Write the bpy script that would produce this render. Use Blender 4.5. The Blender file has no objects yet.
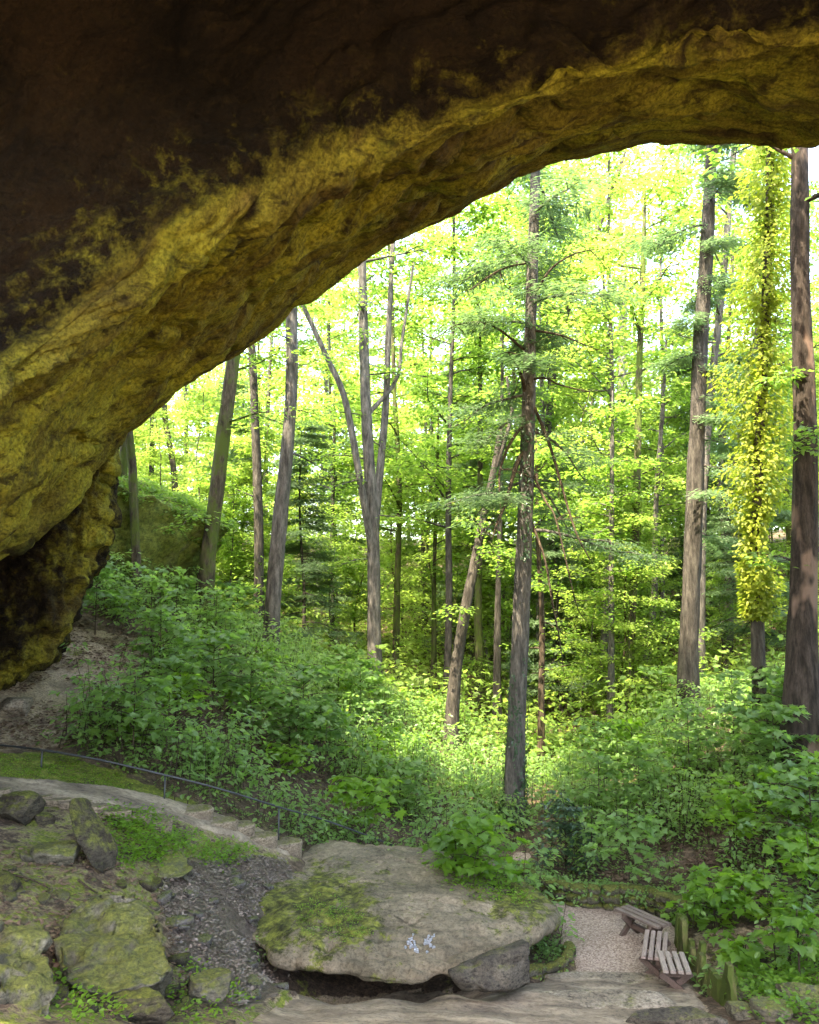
import bpy, bmesh, math
import numpy as np
from mathutils import Vector

S = bpy.context.scene
COL = S.collection
RNG = np.random.default_rng(7)
R = math.radians

# ------------------------------------------------------------------ camera, light, exposure
F, CX, CY = 850.0, 409.5, 512.0
PITCH = math.atan(88 / F)
CAM = np.array([0.0, 0.0, 5.0])
cam = bpy.data.cameras.new('camera')
cam.sensor_fit = 'VERTICAL'; cam.sensor_height = 24.0; cam.lens = F / 1024 * 24.0
cam.clip_start = 0.05; cam.clip_end = 3000
camo = bpy.data.objects.new('camera', cam); COL.objects.link(camo)
camo.location = CAM; camo.rotation_euler = (R(90) + PITCH, 0, 0)
S.camera = camo

SUN_EL, SUN_DIR = R(61), np.array([0.62, 0.78])      # light travels ahead and to the right
w = bpy.data.worlds.new('World'); S.world = w; w.use_nodes = True
nt = w.node_tree; nt.nodes.clear()
sky = nt.nodes.new('ShaderNodeTexSky'); sky.sky_type = 'NISHITA'; sky.sun_disc = False
sky.sun_elevation = SUN_EL
az = math.atan2(-SUN_DIR[0], -SUN_DIR[1])            # towards the sun, from +Y clockwise
sky.sun_rotation = az
sky.air_density = 1.0; sky.dust_density = 2.5; sky.ozone_density = 1.0
bg = nt.nodes.new('ShaderNodeBackground'); bg.inputs[1].default_value = 0.15
wo = nt.nodes.new('ShaderNodeOutputWorld')
nt.links.new(sky.outputs[0], bg.inputs[0]); nt.links.new(bg.outputs[0], wo.inputs[0])
sl = bpy.data.lights.new('sun', 'SUN'); sl.energy = 2.0; sl.angle = R(0.5); sl.color = (1.0, 0.93, 0.80)
so = bpy.data.objects.new('sun', sl); COL.objects.link(so)
dl = Vector((SUN_DIR[0] * math.cos(SUN_EL), SUN_DIR[1] * math.cos(SUN_EL), -math.sin(SUN_EL)))
so.rotation_euler = dl.to_track_quat('-Z', 'Y').to_euler(); so.location = (-20, -20, 40)
S.view_settings.view_transform = 'Standard'; S.view_settings.look = 'None'
S.view_settings.exposure = 3.85
S.view_settings.use_white_balance = True; S.view_settings.white_balance_temperature = 7700; S.view_settings.white_balance_tint = 12; S.view_settings.gamma = 1.0
S.view_settings.use_curve_mapping = False
S.render.engine = 'CYCLES'
cy = S.cycles
cy.max_bounces = 7; cy.diffuse_bounces = 5; cy.glossy_bounces = 2; cy.transmission_bounces = 5
cy.transparent_max_bounces = 4; cy.caustics_reflective = False; cy.caustics_refractive = False
cy.sample_clamp_indirect = 6.0; cy.use_denoising = True
cy.use_adaptive_sampling = True; cy.adaptive_threshold = 0.015
try: cy.denoiser = 'OPENIMAGEDENOISE'
except Exception: pass

# ------------------------------------------------------------------ maths helpers
FW = np.array([0, math.cos(PITCH), math.sin(PITCH)]); UP = np.array([0, -math.sin(PITCH), math.cos(PITCH)])
def raydir(px, py):
    return FW + (px - CX) / F * np.array([1.0, 0, 0]) + (CY - py) / F * UP
def at(px, py, Y):
    d = raydir(px, py); return CAM + d * (Y / d[1])
def proj(P):
    P = np.atleast_2d(P) - CAM
    z = np.maximum(P @ FW, 1e-3)
    return np.stack([CX + F * P[:, 0] / z, CY - F * (P @ UP) / z], 1)
TAB = np.random.default_rng(3).random(65536).astype(np.float64) * 2 - 1
def vnoise(P, seed=0):
    I = np.floor(P).astype(np.int64); f = P - I; f = f * f * f * (f * (f * 6 - 15) + 10)
    out = 0
    for dx in (0, 1):
        wx = f[:, 0] if dx else 1 - f[:, 0]
        for dy in (0, 1):
            wy = f[:, 1] if dy else 1 - f[:, 1]
            for dz in (0, 1):
                wz = f[:, 2] if dz else 1 - f[:, 2]
                h = ((I[:, 0] + dx) * 73856093) ^ ((I[:, 1] + dy) * 19349663) ^ ((I[:, 2] + dz) * 83492791) ^ (seed * 9176)
                h = (h ^ (h >> 13)) * 1274126177
                out = out + TAB[(h ^ (h >> 15)) & 65535] * wx * wy * wz
    return out
def fbm(P, oct=4, seed=0, gain=0.5, ridged=False):
    P = np.atleast_2d(P).astype(float); a, s, t = 1.0, 0, 0
    for o in range(oct):
        n = vnoise(P * 2.03 ** o + 17.3 * o, seed + o)
        if ridged: n = 1 - 2 * np.abs(n)
        s = s + a * n; t += a; a *= gain
    return s / t
def n2(x, y, sc, oct=4, seed=0, **k):
    return fbm(np.stack([np.ravel(x) * sc, np.ravel(y) * sc, np.full(np.size(x), 0.37)], 1), oct, seed, **k)
def inpoly(x, y, poly):
    x = np.asarray(x); y = np.asarray(y); c = np.zeros(x.shape, bool); n = len(poly)
    for i in range(n):
        x0, y0 = poly[i][:2]; x1, y1 = poly[(i + 1) % n][:2]
        if y0 == y1: continue
        c ^= ((y0 > y) != (y1 > y)) & (x < (x1 - x0) * (y - y0) / (y1 - y0) + x0)
    return c
def resample(P, n, closed=False):
    P = np.asarray(P, float); m = len(P)
    Q = np.vstack([P[-1:], P, P[:2]]) if closed else np.vstack([2 * P[0] - P[1], P, 2 * P[-1] - P[-2]])
    seg = m if closed else m - 1
    t = np.linspace(0, seg, n, endpoint=not closed); i = np.minimum(t.astype(int), seg - 1); f = (t - i)[:, None]
    a, b, c, d = Q[i], Q[i + 1], Q[i + 2], Q[i + 3]
    return 0.5 * (2 * b + (c - a) * f + (2 * a - 5 * b + 4 * c - d) * f ** 2 + (3 * b - a - 3 * c + d) * f ** 3)

# ------------------------------------------------------------------ mesh helpers
def mesh(name, V, Fc, mat=None, parent=None, smooth=True, loc=None):
    """V (n,3); Fc: array (m,k) or list of arrays of differing k"""
    me = bpy.data.meshes.new(name); V = np.asarray(V, np.float32)
    blocks = Fc if isinstance(Fc, list) else [Fc]
    blocks = [np.asarray(b, np.int32) for b in blocks if len(b)]
    me.vertices.add(len(V)); me.vertices.foreach_set('co', V.ravel())
    li = np.concatenate([b.ravel() for b in blocks]); tot = np.concatenate([np.full(len(b), b.shape[1], np.int32) for b in blocks])
    st = np.concatenate([[0], np.cumsum(tot)[:-1]]).astype(np.int32)
    me.loops.add(len(li)); me.loops.foreach_set('vertex_index', li)
    me.polygons.add(len(tot)); me.polygons.foreach_set('loop_start', st)
    me.polygons.foreach_set('use_smooth', np.full(len(tot), smooth))
    me.update(calc_edges=True); me.validate()
    if mat: me.materials.append(mat)
    o = bpy.data.objects.new(name, me); COL.objects.link(o)
    if parent is not None: o.parent = parent
    if loc is not None: o.location = loc
    return o
def tag(o, label=None, cat=None, group=None, kind=None):
    if label: o['label'] = label
    if cat: o['category'] = cat
    if group: o['group'] = group
    if kind: o['kind'] = kind
    return o
def empty(name, loc, label, cat, group=None, rz=0, sc=1):
    o = bpy.data.objects.new(name, None); COL.objects.link(o); o.location = loc
    o.rotation_euler = (0, 0, rz); o.scale = (sc, sc, sc); o.empty_display_size = 0.2
    return tag(o, label, cat, group)
def copy_tree(o, parent=None):
    c = o.copy(); COL.objects.link(c); c.parent = parent
    for ch in list(o.children): copy_tree(ch, c)
    return c
def grid_faces(nr, nc, wrap=False):
    r = np.arange(nr - 1)[:, None]; c = np.arange(nc if wrap else nc - 1)[None, :]; c2 = (c + 1) % nc
    return np.stack([r * nc + c, r * nc + c2, (r + 1) * nc + c2, (r + 1) * nc + c], -1).reshape(-1, 4)
class MB:
    """collects pieces of ONE part"""
    def __init__(s): s.V = []; s.F = {}; s.n = 0
    def add(s, V, Fc):
        V = np.asarray(V, float)
        for b in (Fc if isinstance(Fc, list) else [Fc]):
            b = np.asarray(b)
            if len(b): s.F.setdefault(b.shape[1], []).append(b + s.n)
        s.V.append(V); s.n += len(V)
    def merge(s, o):
        if o.n: s.add(np.vstack(o.V), [np.vstack(v) for v in o.F.values()])
    def build(s, name, mat, parent=None, smooth=True, loc=None):
        return mesh(name, np.vstack(s.V), [np.vstack(v) for v in s.F.values()], mat, parent, smooth, loc)
    def box(s, size, pos, rot=None, bev=0.0):
        x, y, z = [q / 2 for q in size]
        V = np.array([[i * x, j * y, k * z] for k in (-1, 1) for j in (-1, 1) for i in (-1, 1)])
        if rot is not None: V = V @ np.array(rot).T
        s.add(V + pos, np.array([[0, 2, 3, 1], [4, 5, 7, 6], [0, 1, 5, 4], [2, 6, 7, 3], [0, 4, 6, 2], [1, 3, 7, 5]]))
def tube(P, rad, seg=8, bark=0.0, seed=0, cap=True, n=None):
    P = np.asarray(P, float); rad = np.asarray(rad, float)
    if n:
        Q = resample(np.column_stack([P, rad]), n); P, rad = Q[:, :3], np.maximum(Q[:, 3], 0.002)
    T = np.gradient(P, axis=0); T /= np.linalg.norm(T, axis=1)[:, None] + 1e-9
    ref = np.array([1.0, 0, 0]) if abs(T[0][0]) < 0.8 else np.array([0, 1.0, 0])
    A = ref - T * (T @ ref)[:, None]; A /= np.linalg.norm(A, axis=1)[:, None] + 1e-9
    B = np.cross(T, A); th = np.arange(seg) / seg * 2 * np.pi
    rr = np.repeat(rad[:, None], seg, 1)
    if bark:
        q = np.stack([np.repeat(np.cos(th)[None], len(P), 0) * 3.4, np.repeat(np.sin(th)[None], len(P), 0) * 3.4, np.repeat(P[:, 2:3], seg, 1) * 0.7], -1).reshape(-1, 3)
        rr = rr * (1 + bark * fbm(q, 4, seed).reshape(rr.shape))
    V = P[:, None] + A[:, None] * (np.cos(th)[None, :, None] * rr[..., None]) + B[:, None] * (np.sin(th)[None, :, None] * rr[..., None])
    V = V.reshape(-1, 3); Fc = [grid_faces(len(P), seg, True)]
    if cap: Fc += [np.arange(seg)[None, ::-1], (len(P) - 1) * seg + np.arange(seg)[None]]
    return V, Fc
def rotz(a):
    c, s_ = math.cos(a), math.sin(a); return np.array([[c, -s_, 0], [s_, c, 0], [0, 0, 1]])

# ------------------------------------------------------------------ materials
def nodes(name):
    m = bpy.data.materials.new(name); m.use_nodes = True; t = m.node_tree; t.nodes.clear()
    return m, t, t.nodes.new('ShaderNodeOutputMaterial')
def N(t, kind, **k):
    n = t.nodes.new(kind)
    for a, b in k.items():
        if a.startswith('i_'):
            key = a[2:]; n.inputs[int(key) if key.isdigit() else key.replace('_', ' ')].default_value = b
        else: setattr(n, a, b)
    return n
def noise_n(t, co, scale, detail=6, rough=0.55, sx=None):
    if sx is not None:
        mp = N(t, 'ShaderNodeMapping'); mp.inputs['Scale'].default_value = sx; t.links.new(co, mp.inputs[0]); co = mp.outputs[0]
    n = N(t, 'ShaderNodeTexNoise'); n.inputs['Scale'].default_value = scale; n.inputs['Detail'].default_value = detail
    n.inputs['Roughness'].default_value = rough; t.links.new(co, n.inputs['Vector']); return n.outputs[0]
def ramp(t, v, stops):
    r = N(t, 'ShaderNodeValToRGB'); e = r.color_ramp.elements
    while len(e) < len(stops): e.new(0.5)
    for q, (p, c) in zip(e, stops): q.position = p; q.color = (*c, 1) if len(c) == 3 else c
    t.links.new(v, r.inputs[0]); return r.outputs[0]
def mixc(t, f, a, b, mode='MIX'):
    m = N(t, 'ShaderNodeMix', data_type='RGBA', blend_type=mode)
    for s_, v in ((m.inputs[0], f), (m.inputs[6], a), (m.inputs[7], b)):
        if hasattr(v, 'node'): t.links.new(v, s_)
        else: s_.default_value = (*v, 1) if isinstance(v, tuple) else v
    return m.outputs[2]
def math_n(t, op, a, b=0.5, clamp=False):
    m = N(t, 'ShaderNodeMath', operation=op, use_clamp=clamp)
    for s_, v in ((m.inputs[0], a), (m.inputs[1], b)):
        if hasattr(v, 'node'): t.links.new(v, s_)
        else: s_.default_value = v
    return m.outputs[0]
def attr(t, name):
    return N(t, 'ShaderNodeAttribute', attribute_name=name).outputs['Fac']
def finish(t, out, col, rough, hts, spec=0.3):
    """hts: list of (height, strength, distance)"""
    p = N(t, 'ShaderNodeBsdfPrincipled'); prev = None
    for h, st, di in hts:
        b = N(t, 'ShaderNodeBump'); b.inputs['Strength'].default_value = st; b.inputs['Distance'].default_value = di
        t.links.new(h, b.inputs['Height'])
        if prev: t.links.new(prev, b.inputs['Normal'])
        prev = b.outputs[0]
    if prev: t.links.new(prev, p.inputs['Normal'])
    for v, s_ in ((col, p.inputs['Base Color']), (rough, p.inputs['Roughness'])):
        if hasattr(v, 'node'): t.links.new(v, s_)
        else: s_.default_value = (*v, 1) if isinstance(v, tuple) else v
    p.inputs['Specular IOR Level'].default_value = spec
    t.links.new(p.outputs[0], out.inputs[0]); return p

def rock_mat(name, c1, c2, c3, moss=0.5, mossc=((.045, .055, .010), (.16, .17, .028)), sc=1.0, wet=0.0, up=0.35, usepos=False, strata=(1, 1, 3)):
    m, t, out = nodes(name)
    co = N(t, 'ShaderNodeNewGeometry').outputs['Position'] if usepos else N(t, 'ShaderNodeTexCoord').outputs['Object']
    a = noise_n(t, co, 1.3 * sc, 8, .6); b = noise_n(t, co, 7 * sc, 8, .65, strata); g = noise_n(t, co, 16 * sc, 7, .78)
    col = ramp(t, a, [(.3, c1), (.5, c2), (.68, c3)])
    col = mixc(t, ramp(t, b, [(.32, (1, 1, 1)), (.5, (.0, .0, .0))]), col, tuple(q * .35 for q in c1))
    gm = ramp(t, g, [(.36, (.28, .28, .27)), (.5, (1, 1, 1)), (.64, (1.4, 1.4, 1.4))]); col = mixc(t, .8, col, gm, 'MULTIPLY')
    nz = N(t, 'ShaderNodeSeparateXYZ'); t.links.new(N(t, 'ShaderNodeNewGeometry').outputs['Normal'], nz.inputs[0])
    mm = noise_n(t, co, 2.1 * sc, 7, .7)
    f = math_n(t, 'ADD', math_n(t, 'MULTIPLY', nz.outputs[2], up), mm)
    f = math_n(t, 'ADD', f, -1.0 + moss)
    f = ramp(t, f, [(.16, (0, 0, 0)), (.36, (.92, .92, .92))])
    mc = mixc(t, .8, ramp(t, noise_n(t, co, 9 * sc, 8, .8), [(.38, mossc[0]), (.62, mossc[1])]), gm, 'MULTIPLY')
    col = mixc(t, f, col, mc)
    rg = ramp(t, noise_n(t, co, 1.7 * sc, 3), [(.4, (.85 - wet * .65,) * 3), (.6, (.9 - wet * .2,) * 3)])
    finish(t, out, col, rg, [(b, .8, .05), (g, .7, .012), (noise_n(t, co, 160 * sc, 3, .7), .5, .004)], .25 + wet * .4)
    return m

def leaf_mat(name, dark, light, tdark, tlight, tr=0.5, rough=0.45, spec=0.35, clump=0.4, cl=None):
    m, t, out = nodes(name)
    rnd = N(t, 'ShaderNodeNewGeometry').outputs['Random Per Island']
    oi = N(t, 'ShaderNodeObjectInfo').outputs['Random']
    pos = N(t, 'ShaderNodeNewGeometry').outputs['Position']
    nn = noise_n(t, pos, clump, 2)
    v = math_n(t, 'ADD', math_n(t, 'MULTIPLY', rnd, .4), math_n(t, 'MULTIPLY', nn, .9))
    v = math_n(t, 'ADD', v, math_n(t, 'MULTIPLY', oi, .45)); v = math_n(t, 'SUBTRACT', v, .36, True)
    p = N(t, 'ShaderNodeBsdfPrincipled'); p.inputs['Roughness'].default_value = rough; p.inputs['Specular IOR Level'].default_value = spec
    t.links.new(mixc(t, v, dark, light), p.inputs['Base Color'])
    tb = N(t, 'ShaderNodeBsdfTranslucent'); t.links.new(mixc(t, v, tdark, tlight), tb.inputs[0])
    mx = N(t, 'ShaderNodeMixShader'); mx.inputs[0].default_value = tr
    t.links.new(p.outputs[0], mx.inputs[1]); t.links.new(tb.outputs[0], mx.inputs[2]); t.links.new(mx.outputs[0], out.inputs[0])
    return m
def bark_mat(name, c1, c2, moss=0.0, patch=None):
    m, t, out = nodes(name); co = N(t, 'ShaderNodeTexCoord').outputs['Object']
    a = noise_n(t, co, 9, 7, .65, (1, 1, .22)); b = noise_n(t, co, 34, 5, .7, (1, 1, .3))
    col = ramp(t, a, [(.34, tuple(q * .45 for q in c1)), (.48, c1), (.66, c2)])
    col = mixc(t, .5, col, ramp(t, b, [(.35, (.45, .45, .45)), (.6, (1.15, 1.15, 1.15))]), 'MULTIPLY')
    if patch: col = mixc(t, ramp(t, noise_n(t, co, 1.3, 3, .5, (1, 1, .5)), [(.55, (0, 0, 0)), (.6, (1, 1, 1))]), col, patch)
    if moss: col = mixc(t, ramp(t, noise_n(t, co, 2.2, 5, .7, (1, 1, .5)), [(.62 - moss * .3, (0, 0, 0)), (.75 - moss * .3, (1, 1, 1))]), col, (.07, .10, .02))
    finish(t, out, col, .9, [(a, 1.0, .07), (b, .9, .025)], .15); return m

M = {}
M['foliage'] = leaf_mat('sunlit leaves', (.06, .13, .02), (.13, .22, .035), (.17, .36, .04), (.38, .58, .09), .5)
M['foliage_pale'] = leaf_mat('pale young leaves', (.08, .16, .03), (.18, .26, .05), (.24, .44, .06), (.50, .66, .13), .55)
M['hemlock'] = leaf_mat('hemlock needles', (.06, .11, .05), (.13, .20, .10), (.10, .20, .07), (.20, .34, .12), .45, .55)
M['shrub'] = leaf_mat('undergrowth leaves', (.06, .13, .04), (.18, .30, .085), (.16, .36, .045), (.38, .62, .11), .52, .42, .45, 1.2)
M['maple'] = leaf_mat('maple leaves', (.06, .14, .018), (.15, .28, .03), (.18, .40, .02), (.38, .64, .04), .5, .42, .4, 1.5)
M['ivy'] = leaf_mat('ivy leaves', (.018, .05, .02), (.05, .10, .04), (.03, .08, .015), (.06, .14, .02), .2, .35, .5, 2)
M['vine'] = leaf_mat('yellow vine leaves', (.14, .18, .02), (.30, .33, .04), (.28, .42, .03), (.5, .6, .07), .48, .5, .3, 1.0)
M['litter'] = leaf_mat('dead leaves', (.07, .045, .03), (.22, .15, .10), (.03, .02, .01), (.08, .05, .02), .15, .8, .2, 2)
M['bark_grey'] = bark_mat('grey bark', (.085, .08, .068), (.165, .152, .13))
M['bark_brown'] = bark_mat('brown bark', (.052, .047, .038), (.10, .09, .073))
M['bark_red'] = bark_mat('reddish flaking bark', (.036, .029, .023), (.075, .06, .048), 0, (.17, .12, .09))
M['bark_moss'] = bark_mat('mossy bark', (.06, .052, .034), (.12, .10, .065), .6)
M['bark_pale'] = bark_mat('pale bark', (.20, .20, .18), (.30, .29, .26))
M['twig'] = bark_mat('twigs', (.06, .045, .03), (.12, .09, .06))
M['boulder_rock'] = rock_mat('boulder stone', (.15, .125, .085), (.27, .235, .17), (.36, .31, .235), .30, sc=.9, up=.1)
M['moss_rock'] = rock_mat('mossy stone', (.05, .045, .03), (.10, .09, .06), (.21, .19, .14), .52, sc=2.0, wet=.3)
M['wet_rock'] = rock_mat('wet stone', (.035, .03, .025), (.085, .072, .06), (.20, .185, .17), .48, sc=2.4, wet=1.0)
M['dark_rock'] = rock_mat('dark stone', (.025, .02, .014), (.055, .045, .03), (.11, .095, .065), .5, sc=2.2)
M['tan_rock'] = rock_mat('tan sandstone', (.13, .105, .075), (.22, .185, .135), (.31, .265, .20), .25, sc=1.6)
M['slab_rock'] = rock_mat('dark grey slab', (.035, .03, .022), (.08, .068, .05), (.15, .13, .095), .34, sc=2)
M['kerb_rock'] = rock_mat('worn kerb sandstone', (.14, .11, .075), (.23, .18, .125), (.32, .26, .18), .38, sc=2.4)
M['wall_rock'] = rock_mat('mossy walling', (.05, .045, .03), (.10, .09, .06), (.17, .155, .11), .66, sc=3)
M['outcrop'] = rock_mat('mossy cliff', (.08, .09, .045), (.14, .15, .07), (.22, .21, .11), .98, ((.05, .08, .012), (.15, .18, .03)), sc=.7, up=.2)
M['moss_wood'] = bark_mat('mossy timber', (.13, .12, .05), (.24, .22, .09), .75)
M['metal'] = None
m, t, out = nodes('dull steel'); finish(t, out, (.055, .06, .062), .5, [(noise_n(t, N(t, 'ShaderNodeTexCoord').outputs['Object'], 60), .2, .003)], .5).inputs['Metallic'].default_value = .6; M['metal'] = m
def wood_mat(name, c1, c2):
    m, t, out = nodes(name); co = N(t, 'ShaderNodeTexCoord').outputs['Object']
    a = noise_n(t, co, 14, 6, .65, (6, .5, 6)); b = noise_n(t, co, 3, 3)
    col = mixc(t, .5, ramp(t, a, [(.35, c1), (.65, c2)]), ramp(t, b, [(.3, (.5, .5, .5)), (.7, (1.1, 1.1, 1.1))]), 'MULTIPLY')
    finish(t, out, col, .7, [(a, .5, .006)], .35); return m
M['wood_brown'] = wood_mat('weathered brown planks', (.10, .075, .06), (.20, .155, .125))
M['wood_red'] = wood_mat('reddish planks', (.17, .125, .10), (.32, .25, .21))
M['wood_grey'] = wood_mat('greyish planks', (.19, .15, .12), (.36, .30, .25))
M['wood_leg'] = wood_mat('dark legs', (.06, .04, .03), (.12, .08, .06))
m, t, out = nodes('pale blue-grey marks'); finish(t, out, (.42, .44, .47), .9, [], .1); M['mark_pale'] = m

M['wet_litter'] = leaf_mat('wet leaf fragments', (.04, .026, .018), (.42, .34, .28), (.03, .02, .01), (.06, .05, .03), .05, .35, .6, 3)
# arch rock: yellow-green algae on the outer band, cave shade painted dark brown within
m, t, out = nodes('arch sandstone'); g_ = N(t, 'ShaderNodeNewGeometry'); co = g_.outputs['Position']; band = attr(t, 'band'); str_ = attr(t, 'strata')
a = noise_n(t, co, .55, 8, .6); b = noise_n(t, co, 3.2, 8, .65, (.6, .6, 1.8)); c = noise_n(t, co, 22, 5, .7)
brown = ramp(t, a, [(.3, (.004, .003, .002)), (.5, (.009, .006, .0035)), (.7, (.026, .016, .008))])  # near-black: the shade under the vault is put into this rock colour
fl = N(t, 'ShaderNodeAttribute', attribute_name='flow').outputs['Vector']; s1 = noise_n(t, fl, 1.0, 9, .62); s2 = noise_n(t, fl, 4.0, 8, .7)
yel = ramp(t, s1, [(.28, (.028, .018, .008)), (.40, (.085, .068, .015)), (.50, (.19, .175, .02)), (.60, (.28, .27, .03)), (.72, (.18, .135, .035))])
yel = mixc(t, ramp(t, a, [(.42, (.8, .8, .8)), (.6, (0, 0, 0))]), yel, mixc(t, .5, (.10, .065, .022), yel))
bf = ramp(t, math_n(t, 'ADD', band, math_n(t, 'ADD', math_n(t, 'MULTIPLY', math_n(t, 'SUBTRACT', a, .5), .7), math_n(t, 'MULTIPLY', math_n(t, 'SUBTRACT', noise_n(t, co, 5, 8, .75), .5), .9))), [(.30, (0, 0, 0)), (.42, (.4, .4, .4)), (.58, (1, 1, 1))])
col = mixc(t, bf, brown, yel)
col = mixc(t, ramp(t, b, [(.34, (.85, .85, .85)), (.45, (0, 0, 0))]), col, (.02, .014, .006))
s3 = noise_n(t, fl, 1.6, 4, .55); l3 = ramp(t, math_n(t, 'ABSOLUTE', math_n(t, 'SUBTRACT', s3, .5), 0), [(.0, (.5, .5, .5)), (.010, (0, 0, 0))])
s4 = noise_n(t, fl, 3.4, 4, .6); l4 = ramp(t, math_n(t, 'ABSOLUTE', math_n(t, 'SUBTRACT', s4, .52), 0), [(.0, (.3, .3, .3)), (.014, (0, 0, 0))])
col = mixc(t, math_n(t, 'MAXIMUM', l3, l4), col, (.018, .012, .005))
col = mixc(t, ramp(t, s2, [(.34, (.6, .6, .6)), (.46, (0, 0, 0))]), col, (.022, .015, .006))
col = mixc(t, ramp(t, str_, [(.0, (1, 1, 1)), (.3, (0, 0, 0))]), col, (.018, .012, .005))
col = mixc(t, math_n(t, 'MULTIPLY', bf, ramp(t, noise_n(t, co, 1.1, 5, .7), [(.56, (0, 0, 0)), (.72, (.7, .7, .7))])), col, (.07, .085, .012))
col = mixc(t, .75, col, ramp(t, c, [(.35, (.25, .25, .25)), (.6, (1.25, 1.25, 1.25))]), 'MULTIPLY')
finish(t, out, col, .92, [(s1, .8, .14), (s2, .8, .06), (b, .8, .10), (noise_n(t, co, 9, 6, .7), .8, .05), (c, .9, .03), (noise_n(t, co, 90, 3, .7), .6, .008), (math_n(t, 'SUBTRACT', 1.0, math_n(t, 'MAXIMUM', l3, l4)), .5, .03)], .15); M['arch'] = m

# ground: zones are real differences of material (dust, moss, litter, wet scree), painted into attributes
m, t, out = nodes('forest soil'); co = N(t, 'ShaderNodeNewGeometry').outputs['Position']
a = noise_n(t, co, 1.2, 8, .65); b = noise_n(t, co, 9, 7, .7); c = noise_n(t, co, 26, 6, .8)
vo = N(t, 'ShaderNodeTexVoronoi', feature='F1'); vo.inputs['Scale'].default_value = 19; t.links.new(co, vo.inputs['Vector'])
soil = ramp(t, b, [(.32, (.03, .02, .012)), (.5, (.08, .054, .034)), (.7, (.19, .135, .09))])
sand = ramp(t, a, [(.3, (.12, .09, .058)), (.5, (.29, .225, .145)), (.72, (.43, .35, .24))])
sand = mixc(t, .45, sand, ramp(t, b, [(.3, (.45, .45, .45)), (.65, (1.1, 1.1, 1.1))]), 'MULTIPLY')
mossc = ramp(t, b, [(.3, (.05, .07, .012)), (.5, (.12, .15, .02)), (.72, (.20, .22, .04))])
scree = mixc(t, .5, ramp(t, vo.outputs['Color'], [(.2, (.05, .036, .026)), (.5, (.14, .10, .074)), (.8, (.29, .235, .19))]), ramp(t, b, [(.3, (.045, .032, .022)), (.6, (.26, .195, .15))]))
def zone(nm, base, new, w=.35):
    f = math_n(t, 'ADD', attr(t, nm), math_n(t, 'MULTIPLY', math_n(t, 'SUBTRACT', math_n(t, 'ADD', math_n(t, 'MULTIPLY', a, .6), math_n(t, 'MULTIPLY', b, .4)), .5), w * 6))
    return mixc(t, ramp(t, f, [(.42, (0, 0, 0)), (.6, (1, 1, 1))]), base, new)
scree = mixc(t, .55, scree, (.03, .022, .017)); col = zone('sand', soil, sand); col = zone('scree', col, scree); col = zone('moss', col, mossc, .5)
col = mixc(t, .85, col, ramp(t, c, [(.37, (.25, .24, .22)), (.5, (1, 1, 1)), (.63, (1.5, 1.45, 1.4))]), 'MULTIPLY')
rg = ramp(t, attr(t, 'scree'), [(.4, (.9, .9, .9)), (.7, (.28, .28, .28))])
finish(t, out, col, rg, [(b, .8, .07), (c, .8, .015), (vo.outputs[0], .3, .02)], .3); M['ground'] = m
m, t, out = nodes('gravel'); co = N(t, 'ShaderNodeNewGeometry').outputs['Position']
vo = N(t, 'ShaderNodeTexVoronoi', feature='F1'); vo.inputs['Scale'].default_value = 46; t.links.new(co, vo.inputs['Vector'])
col = ramp(t, vo.outputs['Color'], [(.15, (.19, .145, .11)), (.5, (.31, .24, .19)), (.85, (.44, .36, .295))])
col = mixc(t, .6, col, ramp(t, noise_n(t, co, 1.0, 6, .6), [(.3, (.62, .6, .56)), (.65, (1.1, 1.06, 1.02))]), 'MULTIPLY')
finish(t, out, col, .9, [(vo.outputs[0], .8, .02), (noise_n(t, co, 70, 3), .5, .006)], .2); M['gravel'] = m
m, t, out = nodes('trodden sandstone'); co = N(t, 'ShaderNodeNewGeometry').outputs['Position']
a = noise_n(t, co, 1.4, 8, .65, (.6, 1.6, 1)); b = noise_n(t, co, 12, 8, .8)
col = ramp(t, a, [(.3, (.08, .062, .045)), (.43, (.17, .135, .095)), (.57, (.29, .235, .165)), (.72, (.40, .33, .24))])
col = mixc(t, .8, col, ramp(t, b, [(.36, (.35, .34, .33)), (.5, (1, 1, 1)), (.62, (1.25, 1.25, 1.25))]), 'MULTIPLY')
finish(t, out, col, .88, [(a, .7, .08), (b, .8, .02)], .25); M['ledge'] = m

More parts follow.
